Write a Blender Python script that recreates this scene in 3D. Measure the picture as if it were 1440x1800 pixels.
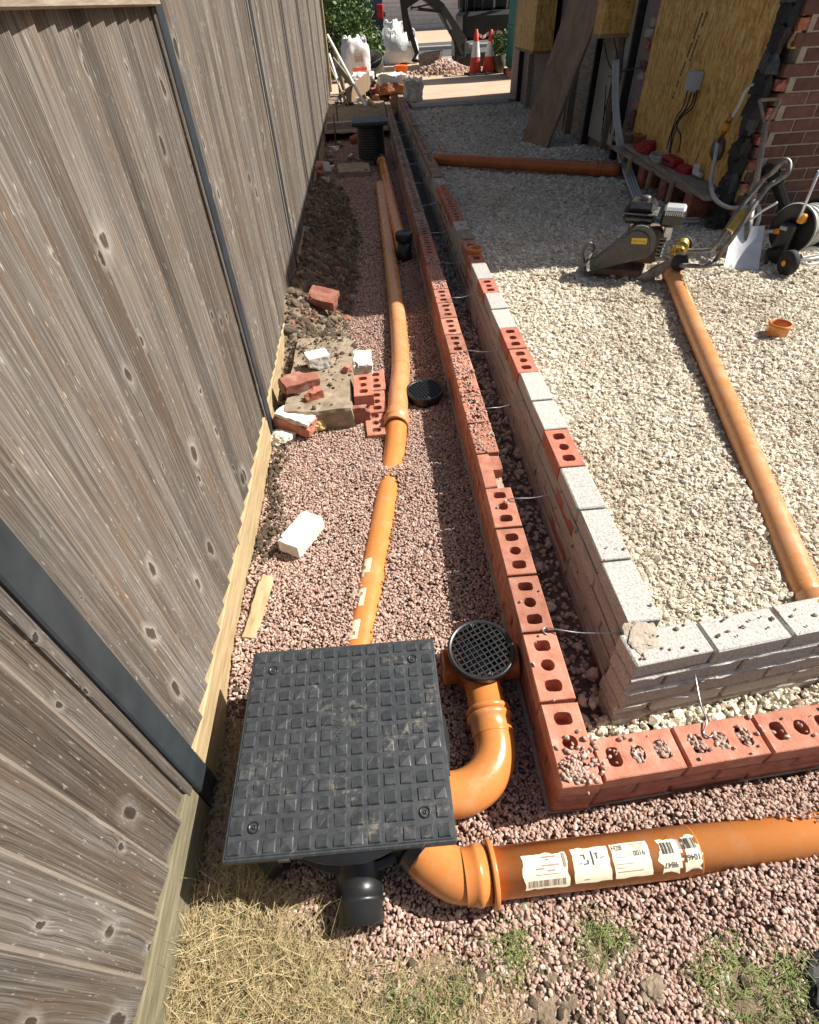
import bpy, bmesh, math, random
import numpy as np
from mathutils import Vector, Matrix, noise, Euler
R = math.radians; PI = math.pi
for o in list(bpy.data.objects): bpy.data.objects.remove(o)
S = bpy.context.scene
C = S.collection
random.seed(7); RNG = np.random.default_rng(7)

# ------------------------------------------------------------------ camera
CAM = np.array([-0.3572, -0.4235, 1.6142]); YAW, PITCH, ROLL, FPX = 0.03287, 0.77602, -0.05364, 920.5
def cam_axes():
    cy, sy, cp, sp = math.cos(YAW), math.sin(YAW), math.cos(PITCH), math.sin(PITCH)
    f = np.array([sy*cp, cy*cp, -sp]); r = np.array([cy, -sy, 0.]); u = np.cross(r, f)
    cr, sr = math.cos(ROLL), math.sin(ROLL)
    return r*cr+u*sr, -r*sr+u*cr, f
CR, CU, CF = cam_axes()
cd = bpy.data.cameras.new('camera'); cam = bpy.data.objects.new('camera', cd); C.objects.link(cam)
cd.sensor_fit = 'HORIZONTAL'; cd.sensor_width = 36; cd.lens = FPX/1440*36; cd.clip_start = .02; cd.clip_end = 600
m = Matrix.Identity(4)
for i in range(3):
    m[i][0], m[i][1], m[i][2], m[i][3] = CR[i], CU[i], -CF[i], CAM[i]
cam.matrix_world = m
S.camera = cam

# ------------------------------------------------------------------ sky, sun, exposure
SUN_EL, SUN_AZ = R(46), R(9.5)          # azimuth measured from +X towards +Y
w = bpy.data.worlds.new('World'); S.world = w; w.use_nodes = True
nt = w.node_tree; bg = nt.nodes['Background']; sky = nt.nodes.new('ShaderNodeTexSky')
sky.sky_type = 'NISHITA'; sky.sun_disc = False; sky.sun_elevation = SUN_EL; sky.sun_rotation = PI/2-SUN_AZ
sky.air_density = 1.0; sky.dust_density = 3.5; sky.ozone_density = 1.0
nt.links.new(sky.outputs[0], bg.inputs[0]); bg.inputs[1].default_value = .052
sl = bpy.data.lights.new('sun', 'SUN'); sl.energy = 5.0; sl.angle = R(.53); sl.color = (1, .945, .855)
so = bpy.data.objects.new('sun', sl); C.objects.link(so); so.location = (8, 3, 9)
sd = Vector((math.cos(SUN_EL)*math.cos(SUN_AZ), math.cos(SUN_EL)*math.sin(SUN_AZ), math.sin(SUN_EL)))
so.rotation_euler = sd.to_track_quat('Z', 'Y').to_euler()
S.view_settings.view_transform = 'Standard'; S.view_settings.look = 'None'
S.view_settings.exposure = 0.72; S.view_settings.gamma = 1; S.view_settings.use_curve_mapping = False
S.render.engine = 'CYCLES'

# ------------------------------------------------------------------ pixel (1440x1800) -> point on a plane
def ray(px, py): return CF + CR*(px-720)/FPX - CU*(py-900)/FPX
def at(px, py, z=0.): d = ray(px, py); t = (z-CAM[2])/d[2]; return Vector(CAM+d*t)
def atx(px, py, x): d = ray(px, py); t = (x-CAM[0])/d[0]; return Vector(CAM+d*t)
def aty(px, py, y): d = ray(px, py); t = (y-CAM[1])/d[1]; return Vector(CAM+d*t)

# ------------------------------------------------------------------ materials
MATS = {}
class N:
    def __init__(s, name):
        s.m = bpy.data.materials.new(name); s.m.use_nodes = True; s.t = s.m.node_tree
        s.b = s.t.nodes['Principled BSDF']; s.out = s.t.nodes['Material Output']
    def n(s, typ, **kw):
        x = s.t.nodes.new(typ)
        for k, v in kw.items():
            if k == 'ins':
                for i, q in v.items(): s.put(x.inputs[i], q)
            else: setattr(x, k, v)
        return x
    def put(s, sock, q):
        if isinstance(q, bpy.types.NodeSocket): s.t.links.new(q, sock)
        else: sock.default_value = q
    def math(s, op, a, b=0., c=None, clamp=False):
        x = s.n('ShaderNodeMath', operation=op, use_clamp=clamp); s.put(x.inputs[0], a); s.put(x.inputs[1], b)
        if c is not None: s.put(x.inputs[2], c)
        return x.outputs[0]
    def mix(s, f, a, b, mode='MIX'):
        x = s.n('ShaderNodeMix', data_type='RGBA', blend_type=mode)
        s.put(x.inputs[0], f); s.put(x.inputs[6], a if isinstance(a, bpy.types.NodeSocket) else (*a, 1)[:4]); s.put(x.inputs[7], b if isinstance(b, bpy.types.NodeSocket) else (*b, 1)[:4])
        return x.outputs[2]
    def ramp(s, f, cols, interp='LINEAR'):
        x = s.n('ShaderNodeValToRGB'); e = x.color_ramp.elements; x.color_ramp.interpolation = interp
        while len(e) < len(cols): e.new(.5)
        for i, (p, c) in enumerate(cols): e[i].position = p; e[i].color = (*c, 1)[:4] if not isinstance(c, float) else (c, c, c, 1)
        s.put(x.inputs[0], f); return x.outputs[0]
    def coord(s, stretch=(1, 1, 1), rnd=True, kind='Object'):
        tc = s.n('ShaderNodeTexCoord').outputs[kind]
        mp = s.n('ShaderNodeMapping', ins={0: tc, 3: stretch})
        if not rnd: return mp.outputs[0]
        oi = s.n('ShaderNodeObjectInfo').outputs['Random']
        v = s.n('ShaderNodeVectorMath', operation='ADD'); s.put(v.inputs[0], mp.outputs[0])
        cx = s.n('ShaderNodeCombineXYZ'); s.put(cx.inputs[0], s.math('MULTIPLY', oi, 37.)); s.put(cx.inputs[1], s.math('MULTIPLY', oi, 91.)); s.put(cx.inputs[2], s.math('MULTIPLY', oi, 53.))
        s.put(v.inputs[1], cx.outputs[0]); return v.outputs[0]
    def noise(s, vec, scale, det=4, rough=.6, dist=0.):
        return s.n('ShaderNodeTexNoise', ins={0: vec, 2: scale, 3: det, 4: rough, 8: dist}).outputs[0]
    def rand(s): return s.n('ShaderNodeObjectInfo').outputs['Random']
    def bump(s, h, strength, dist=.01):
        x = s.n('ShaderNodeBump', ins={0: strength, 1: dist, 3: h}) if False else s.n('ShaderNodeBump')
        x.inputs['Strength'].default_value = strength; x.inputs['Distance'].default_value = dist; s.put(x.inputs['Height'], h)
        s.put(s.b.inputs['Normal'], x.outputs[0])
    def col(s, c): s.put(s.b.inputs['Base Color'], c if isinstance(c, bpy.types.NodeSocket) else (*c, 1)[:4])
    def rough(s, r): s.put(s.b.inputs['Roughness'], r)
    def done(s, key): MATS[key] = s.m; return s.m

def mat(key, cols, scale=20, rough=.8, bump=.3, bscale=None, rnd=.12, metal=0., stretch=(1, 1, 1), spec=.4, dist=.004, det=5, rr=.12, coat=0.):
    """cols: list of (pos, rgb) over fractal noise; per-object brightness spread rnd"""
    n = N(key); v = n.coord(stretch)
    f = n.noise(v, scale, det, .62)
    c = n.ramp(f, cols)
    if rnd:
        k = n.math('MULTIPLY_ADD', n.rand(), 2*rnd, 1-rnd)
        hv = n.n('ShaderNodeHueSaturation', ins={2: k, 4: c}); c = hv.outputs[0]
    n.col(c)
    f2 = n.noise(v, (bscale or scale*4), 4, .6)
    n.rough(n.math('MULTIPLY_ADD', f2, rr*2, rough-rr, clamp=True))
    n.b.inputs['Metallic'].default_value = metal; n.b.inputs['Specular IOR Level'].default_value = spec
    n.b.inputs['Coat Weight'].default_value = coat
    if bump: n.bump(f2, bump, dist)
    return n.done(key)

mat('brick', [(.2, (.25, .085, .055)), (.45, (.40, .145, .09)), (.62, (.47, .20, .14)), (.8, (.55, .32, .25))], 26, .88, .5, 160, .16)
mat('brick_dusty', [(.22, (.17, .11, .085)), (.45, (.27, .18, .14)), (.62, (.33, .24, .19)), (.8, (.42, .36, .30))], 18, .93, .6, 140, .22)
mat('brick_new', [(.25, (.38, .125, .08)), (.55, (.47, .175, .115)), (.8, (.52, .27, .20))], 30, .86, .4, 200, .1)
mat('brick_top', [(.22, (.30, .115, .075)), (.45, (.43, .175, .115)), (.6, (.47, .215, .15)), (.8, (.50, .35, .275))], 22, .9, .6, 190, .22)
mat('brick_old', [(.2, (.18, .07, .05)), (.5, (.33, .13, .09)), (.72, (.45, .30, .24)), (.85, (.62, .55, .47))], 14, .92, .6, 120, .15)
mat('house_brick', [(.2, (.10, .048, .038)), (.5, (.165, .078, .060)), (.8, (.22, .125, .10))], 22, .9, .5, 180, .22)
mat('mortar', [(.3, (.33, .28, .22)), (.7, (.46, .40, .33))], 30, .95, .7, 140, 0)
mat('mortar_grey', [(.3, (.34, .32, .285)), (.7, (.50, .475, .43))], 22, .95, .7, 120, 0, dist=.008)
mat('mortar_dark', [(.3, (.17, .145, .12)), (.7, (.28, .25, .21))], 30, .95, .7, 140, 0)
mat('concrete', [(.32, (.25, .24, .22)), (.45, (.44, .43, .40)), (.6, (.53, .52, .485)), (.75, (.62, .605, .57))], 150, .93, .7, 260, .06)
mat('concrete_old', [(.25, (.17, .13, .09)), (.5, (.28, .22, .155)), (.75, (.40, .335, .25))], 16, .95, .7, 120, .1)
mat('white_block', [(.3, (.62, .60, .54)), (.6, (.78, .76, .70)), (.8, (.82, .80, .76))], 40, .93, .6, 160, .04)
mat('mortar_white', [(.3, (.42, .38, .31)), (.5, (.66, .63, .56)), (.7, (.78, .75, .69))], 30, .95, .8, 90, .05, dist=.008)
mat('soil', [(.25, (.115, .083, .055)), (.5, (.23, .172, .115)), (.72, (.32, .255, .18)), (.85, (.38, .325, .25))], 30, .97, .9, 110, .2, dist=.01)
mat('clod', [(.3, (.125, .092, .062)), (.6, (.25, .19, .13)), (.8, (.38, .315, .235))], 3, .97, .8, 10, .35, dist=.05)
mat('earth', [(.3, (.14, .11, .08)), (.7, (.24, .19, .14))], 12, .97, .6, 70, 0, dist=.01)
mat('steel_dark', [(.3, (.020, .026, .031)), (.7, (.035, .045, .053))], 12, .48, .08, 90, 0, spec=.5)
mat('black_plastic', [(.35, (.012, .013, .014)), (.7, (.022, .023, .025))], 14, .36, .06, 120, 0, spec=.5)
mat('black_matt', [(.3, (.010, .010, .011)), (.7, (.026, .026, .026))], 14, .6, .2, 120, 0)
mat('galv', [(.3, (.42, .43, .44)), (.7, (.62, .63, .64))], 30, .38, .1, 120, 0, metal=.9)
mat('alu', [(.3, (.55, .56, .58)), (.7, (.72, .73, .75))], 10, .42, .1, 80, 0, metal=.55)
mat('steel_worn', [(.3, (.09, .085, .08)), (.55, (.20, .19, .175)), (.8, (.36, .34, .31))], 18, .5, .2, 120, 0, metal=.6)
mat('rusty', [(.3, (.09, .05, .03)), (.6, (.19, .12, .08)), (.8, (.33, .29, .25))], 16, .75, .3, 120, 0, metal=.2)
mat('wood_new', [(.25, (.27, .19, .095)), (.5, (.40, .30, .165)), (.75, (.50, .395, .24))], 9, .85, .45, 30, .08, stretch=(3, .8, 6))
mat('wood_grey', [(.25, (.17, .13, .095)), (.5, (.29, .235, .175)), (.75, (.42, .36, .28))], 8, .9, .5, 30, .2, stretch=(6, .7, 6))
mat('wood_green', [(.25, (.085, .085, .045)), (.5, (.17, .15, .095)), (.75, (.27, .235, .16))], 9, .9, .5, 30, .08, stretch=(3, .8, 6))
mat('wood_board', [(.25, (.19, .125, .075)), (.5, (.31, .215, .135)), (.75, (.41, .305, .20))], 7, .88, .4, 30, .08, stretch=(1, 5, .7))
mat('white_paint', [(.3, (.60, .585, .55)), (.7, (.78, .77, .74))], 5, .6, .1, 60, .05)
mat('cream_paint', [(.3, (.37, .345, .285)), (.7, (.50, .47, .40))], 3, .75, .15, 60, .06)
mat('grey_plastic', [(.3, (.36, .39, .42)), (.7, (.43, .46, .49))], 8, .5, .05, 60, 0)
mat('hose_grey', [(.3, (.40, .40, .37)), (.7, (.55, .55, .52))], 20, .5, .1, 60, .05)
mat('cable_black', [(.3, (.012, .012, .012)), (.7, (.03, .03, .03))], 20, .5, 0, 60, 0)
mat('orange_detail', [(.3, (.65, .24, .02)), (.7, (.78, .31, .03))], 8, .45, .05, 60, 0)
mat('yellow_label', [(.3, (.62, .42, .03)), (.7, (.75, .52, .05))], 8, .5, .02, 60, 0)
mat('brass', [(.3, (.36, .25, .05)), (.7, (.60, .44, .13))], 20, .4, .2, 90, 0, metal=.7)
mat('copper', [(.3, (.30, .11, .04)), (.7, (.50, .21, .09))], 20, .4, .1, 90, 0, metal=.8)
mat('red_plastic', [(.3, (.28, .015, .015)), (.7, (.42, .03, .03))], 9, .5, .1, 60, .05)
mat('terracotta', [(.3, (.32, .12, .05)), (.7, (.45, .19, .09))], 12, .85, .2, 90, .08)
mat('bag_white', [(.3, (.62, .62, .60)), (.7, (.80, .80, .79))], 4, .7, .5, 14, .05, dist=.03)
mat('bag_print', [(.3, (.55, .09, .03)), (.7, (.70, .14, .05))], 6, .7, .3, 30, 0)
mat('bucket_orange', [(.3, (.75, .12, .01)), (.7, (.85, .17, .02))], 5, .45, .05, 60, 0)
mat('bucket_grey', [(.25, (.05, .05, .045)), (.55, (.13, .13, .115)), (.8, (.30, .29, .26))], 9, .7, .2, 60, 0)
mat('toilet_green', [(.3, (.0, .135, .105)), (.7, (.0, .185, .145))], 4, .5, .05, 60, 0)
mat('cone_red', [(.3, (.60, .045, .03)), (.6, (.72, .075, .045)), (.85, (.70, .22, .16))], 14, .55, .1, 60, .05)
mat('cone_white', [(.3, (.68, .66, .63)), (.7, (.82, .81, .79))], 14, .5, .05, 60, 0)
mat('digger_black', [(.3, (.008, .009, .009)), (.7, (.022, .023, .023))], 6, .42, .1, 60, 0, spec=.5)
mat('car_paint', [(.3, (.012, .015, .022)), (.7, (.02, .025, .034))], 3, .25, 0, 60, 0, coat=.6)
mat('car_silver', [(.3, (.22, .23, .24)), (.7, (.27, .28, .29))], 3, .3, 0, 60, 0, coat=.6)
mat('car_glass', [(.3, (.02, .035, .045)), (.7, (.03, .05, .06))], 3, .08, 0, 60, 0, spec=.7)
mat('lamp_red', [(.3, (.35, .01, .012)), (.7, (.5, .02, .02))], 6, .2, 0, 60, 0, spec=.6)
mat('rubber', [(.3, (.012, .012, .012)), (.7, (.03, .03, .029))], 20, .8, .2, 60, 0)
mat('asphalt', [(.3, (.045, .046, .047)), (.55, (.085, .086, .087)), (.75, (.13, .13, .128))], 40, .9, .6, 200, 0)
mat('kerb', [(.3, (.30, .29, .27)), (.7, (.44, .43, .40))], 12, .9, .4, 90, .1)
mat('straw', [(.3, (.15, .105, .05)), (.45, (.33, .255, .13)), (.58, (.46, .37, .20)), (.72, (.62, .53, .33))], 45, .75, 0, 20, .0)
mat('grass_green', [(.3, (.085, .13, .03)), (.7, (.19, .22, .07))], 3, .7, 0, 20, .0)
mat('leaf', [(.3, (.035, .075, .015)), (.55, (.075, .14, .03)), (.8, (.17, .24, .07))], 2.5, .55, 0, 20, .2)
mat('bark', [(.3, (.09, .065, .045)), (.7, (.2, .155, .115))], 20, .95, .6, 90, .1)
mat('paper', [(.3, (.66, .60, .44)), (.6, (.74, .69, .53)), (.8, (.78, .74, .60))], 25, .7, .1, 120, 0)
mat('ink', [(.3, (.03, .03, .035)), (.7, (.06, .06, .065))], 30, .7, 0, 60, 0)
mat('ink_faded', [(.3, (.25, .17, .13)), (.7, (.38, .28, .22))], 30, .7, 0, 60, 0)
mat('stencil', [(.3, (.10, .075, .03)), (.7, (.20, .14, .05))], 60, .8, 0, 60, 0)
mat('foam', [(.3, (.50, .37, .13)), (.7, (.66, .52, .24))], 30, .9, .6, 60, 0, dist=.01)
mat('tape_white', [(.3, (.75, .74, .72)), (.7, (.82, .81, .8))], 6, .5, 0, 60, 0)
mat('roof_tile', [(.3, (.12, .07, .055)), (.7, (.2, .12, .09))], 8, .9, .3, 60, .1)

# weathered feather-edge boards: grain, knots with pale halos, silvering, damp foot
n = N('fence_wood'); v = n.coord((1, 1, 1))
sx = n.n('ShaderNodeSeparateXYZ', ins={0: v})
kv = n.n('ShaderNodeCombineXYZ', ins={0: n.math('MULTIPLY', sx.outputs[1], 9.), 1: n.math('MULTIPLY', sx.outputs[2], 4.2), 2: 0.})
kdn = n.n('ShaderNodeTexNoise', ins={0: kv.outputs[0], 2: 3.2, 3: 3, 4: .6}).outputs[1]; kds = n.n('ShaderNodeVectorMath', operation='SCALE', ins={0: n.n('ShaderNodeVectorMath', operation='SUBTRACT', ins={0: kdn, 1: (.5, .5, .5)}).outputs[0]}); kds.inputs['Scale'].default_value = .26
kva = n.n('ShaderNodeVectorMath', operation='ADD', ins={0: kv.outputs[0], 1: kds.outputs[0]})
kw_ = n.n('ShaderNodeTexVoronoi', voronoi_dimensions='2D', ins={0: kva.outputs[0], 2: 1., 8: 1.})
kd, kc = kw_.outputs['Distance'], kw_.outputs['Color']
ks = n.n('ShaderNodeSeparateColor', ins={0: kc}); size = n.math('MULTIPLY_ADD', n.math('MAXIMUM', n.math('SUBTRACT', ks.outputs[0], .40), 0.), .28, .0001)
rel = n.math('DIVIDE', kd, size)
knot = n.ramp(rel, [(.0, 1.), (.55, .9), (.8, 0.)]); halo = n.ramp(n.math('MULTIPLY', rel, .4), [(.26, 0.), (.36, .9), (.42, .5), (.75, 0.)])
warp = n.math('MULTIPLY', n.ramp(n.math('MULTIPLY', rel, .3), [(0., 1.), (.9, 0.)]), .006)
gv = n.n('ShaderNodeCombineXYZ', ins={0: n.math('MULTIPLY', sx.outputs[0], 30.), 1: n.math('MULTIPLY', n.math('ADD', sx.outputs[1], warp), 120.), 2: n.math('MULTIPLY', sx.outputs[2], 1.5)})
g1 = n.noise(gv.outputs[0], 1., 6, .7, .15)
gv2 = n.n('ShaderNodeCombineXYZ', ins={0: 0., 1: n.math('MULTIPLY', n.math('ADD', sx.outputs[1], warp), 420.), 2: n.math('MULTIPLY', sx.outputs[2], 3.5)})
g2 = n.noise(gv2.outputs[0], 1., 3, .65, .1)
lv = n.n('ShaderNodeCombineXYZ', ins={0: 0., 1: n.math('MULTIPLY', sx.outputs[1], 6.), 2: n.math('MULTIPLY', sx.outputs[2], 1.4)})
lg = n.noise(lv.outputs[0], 1., 4, .6)
gg = n.math('MULTIPLY_ADD', g2, .5, n.math('MULTIPLY', g1, .5))
c = n.ramp(gg, [(.36, (.040, .029, .021)), (.45, (.095, .071, .052)), (.53, (.150, .117, .089)), (.64, (.27, .225, .185))])
c = n.mix(n.ramp(lg, [(.36, 0.), (.58, .95)]), c, n.ramp(gg, [(.36, (.062, .052, .043)), (.49, (.150, .132, .114)), (.64, (.31, .285, .255))]))
c = n.mix(n.ramp(n.noise(lv.outputs[0], 2.3, 3, .6), [(.5, 0.), (.68, .5)]), c, (.16, .098, .052))
fl = n.n('ShaderNodeCombineXYZ', ins={0: 0., 1: n.math('MULTIPLY', sx.outputs[1], 150.), 2: n.math('MULTIPLY', sx.outputs[2], 26.)})
c = n.mix(n.ramp(n.noise(fl.outputs[0], 1., 3, .6), [(.63, 0.), (.71, .8)]), c, (.50, .46, .41))   # pale torn flecks
c = n.mix(n.math('MULTIPLY', halo, .7), c, (.42, .38, .335))
c = n.mix(n.math('MULTIPLY', knot, .9), c, (.062, .046, .035))
k = n.math('MULTIPLY_ADD', n.rand(), .55, .62)
c = n.n('ShaderNodeHueSaturation', ins={1: .90, 2: k, 4: c}).outputs[0]
ly = n.n('ShaderNodeSeparateXYZ', ins={0: n.n('ShaderNodeTexCoord').outputs['Object']}).outputs[1]
c = n.mix(n.math('MULTIPLY', n.math('GREATER_THAN', ly, .1045), .55), c, (.34, .29, .235))   # pale worn arris
n.col(c); n.rough(.85); n.b.inputs['Specular IOR Level'].default_value = .25
n.bump(n.math('ADD', gg, n.math('MULTIPLY', knot, -.4)), .9, .006); n.done('fence_wood')

# OSB sheet: strands of differing tone, mostly upright
n = N('osb'); v = n.coord((1, 1, 1), False); sx = n.n('ShaderNodeSeparateXYZ', ins={0: v})
h = n.math('ADD', sx.outputs[0], sx.outputs[1])
def strands(a, b, ang):
    ca, sa = math.cos(ang), math.sin(ang)
    u = n.math('MULTIPLY_ADD', h, ca, n.math('MULTIPLY', sx.outputs[2], sa)); q = n.math('MULTIPLY_ADD', h, -sa, n.math('MULTIPLY', sx.outputs[2], ca))
    cv = n.n('ShaderNodeCombineXYZ', ins={0: n.math('MULTIPLY', u, a), 1: n.math('MULTIPLY', q, b), 2: 0.})
    wv = n.n('ShaderNodeTexVoronoi', voronoi_dimensions='2D', ins={0: cv.outputs[0], 2: 1., 8: 1.})
    return n.n('ShaderNodeSeparateColor', ins={0: wv.outputs['Color']}).outputs[0]
s1, s2, s3 = strands(58, 11, .12), strands(70, 15, -.25), strands(16, 60, .2)
f = n.math('MULTIPLY_ADD', s3, .2, n.math('MULTIPLY_ADD', s1, .45, n.math('MULTIPLY', s2, .35)))
f = n.math('MULTIPLY_ADD', n.noise(v, 60, 4, .7), .4, n.math('MULTIPLY', f, .7))
n.col(n.ramp(f, [(.2, (.26, .125, .022)), (.42, (.53, .29, .060)), (.6, (.68, .41, .105)), (.8, (.78, .54, .21))])); n.rough(.7); n.bump(f, .4, .004); n.done('osb')

# orange drain plastic with dust
def plastic(key, a, b, dust, amount):
    n = N(key); v = n.coord()
    c = n.ramp(n.noise(v, 5, 3, .5), [(.3, a), (.7, b)])
    d = n.ramp(n.noise(v, 9, 7, .75), [(.62-amount*.5, 0.), (.86-amount*.35, .85)])
    sp_ = n.ramp(n.noise(v, 55, 3, .6), [(.68, 0.), (.73, .6)]); c = n.mix(sp_, c, tuple(.35*q for q in b))
    n.col(n.mix(n.math('MULTIPLY', d, min(1., amount*1.6+.25)), c, dust)); n.rough(n.math('MULTIPLY_ADD', d, .4, .26))
    n.bump(n.noise(v, 140, 3, .6), .04, .002); n.b.inputs['Specular IOR Level'].default_value = .5; n.done(key)
plastic('dusty_black', (.018, .018, .018), (.032, .032, .032), (.17, .165, .155), .22)
plastic('drain_orange', (.57, .205, .052), (.62, .235, .066), (.54, .36, .22), .24)
plastic('drain_dusty', (.55, .235, .080), (.60, .27, .105), (.54, .37, .24), .36)
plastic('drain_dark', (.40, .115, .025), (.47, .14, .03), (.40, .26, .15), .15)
# scuffed cover plastic
n = N('cover_plastic'); v = n.n('ShaderNodeNewGeometry').outputs['Position']
base = n.ramp(n.noise(v, 60, 4, .6), [(.3, (.026, .029, .033)), (.7, (.044, .049, .055))])
mud = n.ramp(n.noise(v, 5, 6, .72), [(.54, 0.), (.72, 1.)]); mud2 = n.ramp(n.noise(v, 45, 5, .7), [(.5, 0.), (.66, 1.)])
c = n.mix(n.math('MULTIPLY', n.math('MULTIPLY', mud, mud2), .85), base, (.42, .38, .30))
sc = n.n('ShaderNodeCombineXYZ'); sp = n.n('ShaderNodeSeparateXYZ', ins={0: v})
n.put(sc.inputs[0], n.math('MULTIPLY', n.math('ADD', sp.outputs[0], sp.outputs[1]), 14.)); n.put(sc.inputs[1], n.math('MULTIPLY', n.math('SUBTRACT', sp.outputs[0], sp.outputs[1]), 130.))
scr = n.ramp(n.noise(sc.outputs[0], 1., 3, .6, .5), [(.66, 0.), (.72, 1.)])
c = n.mix(n.math('MULTIPLY', scr, .45), c, (.22, .22, .21))
n.col(c); n.rough(n.ramp(n.noise(v, 30, 5, .7), [(.3, .40), (.7, .62)])); n.bump(n.noise(v, 260, 3, .6), .12, .002); n.done('cover_plastic')

# gravel stones: colour per stone
def stone(key, cols, rough=.85, dirt=None):
    n = N(key); v = n.coord(); r = n.rand()
    c = n.ramp(r, cols); t = n.noise(v, 1.2, 4, .6)
    c = n.n('ShaderNodeHueSaturation', ins={2: n.math('MULTIPLY_ADD', t, .5, .85), 4: c}).outputs[0]
    if dirt:
        gp = n.n('ShaderNodeNewGeometry').outputs['Position']
        c = n.mix(n.ramp(n.noise(gp, 1.1, 4, .55), [(.46, 0.), (.66, .6)]), c, dirt[0], 'MULTIPLY')
        c = n.mix(n.ramp(n.noise(gp, 2.3, 3, .6), [(.66, 0.), (.74, .55)]), c, dirt[1])
    n.col(c); n.rough(rough); n.b.inputs['Specular IOR Level'].default_value = .3; n.bump(n.noise(v, 6, 4, .6), .35, .1); n.done(key)
stone('pebble_pink', [(0., (.30, .18, .14)), (.2, (.41, .27, .218)), (.5, (.47, .325, .268)), (.75, (.52, .375, .31)), (.9, (.45, .36, .305)), (.97, (.58, .48, .41)), (1., (.66, .59, .51))])
stone('pebble_lime', [(0., (.42, .37, .28)), (.2, (.60, .55, .44)), (.6, (.68, .63, .52)), (.85, (.74, .70, .60)), (.97, (.50, .39, .29)), (1., (.40, .26, .19))], .85, ((.68, .61, .55), (.46, .30, .20)))
mat('bed_pink', [(.3, (.15, .085, .07)), (.55, (.26, .155, .128)), (.75, (.36, .24, .20))], 90, .95, .9, 130, 0, dist=.012)
mat('bed_lime', [(.25, (.36, .30, .22)), (.45, (.58, .52, .41)), (.62, (.68, .63, .51)), (.8, (.74, .70, .60))], 60, .95, 1., 170, 0, dist=.010)
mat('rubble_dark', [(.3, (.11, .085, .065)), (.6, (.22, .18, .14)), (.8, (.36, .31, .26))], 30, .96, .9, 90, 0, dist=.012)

# block paving (too far to pick the pavers apart)
n = N('block_paving'); v = n.coord((1, 1, 1), False)
bt = n.n('ShaderNodeTexBrick', offset=.5, ins={0: v, 1: (.42, .30, .20, 1), 2: (.52, .38, .27, 1), 3: (.28, .21, .15, 1), 4: 5., 5: .012, 6: .1, 7: .0, 8: 1., 9: .5})
c = n.mix(n.ramp(n.noise(v, 1.4, 5, .6), [(.35, 0.), (.7, .6)]), bt.outputs[0], (.56, .44, .33))
n.col(c); n.rough(.88); n.bump(bt.outputs[1], -.3, .004); n.done('block_paving')

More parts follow.
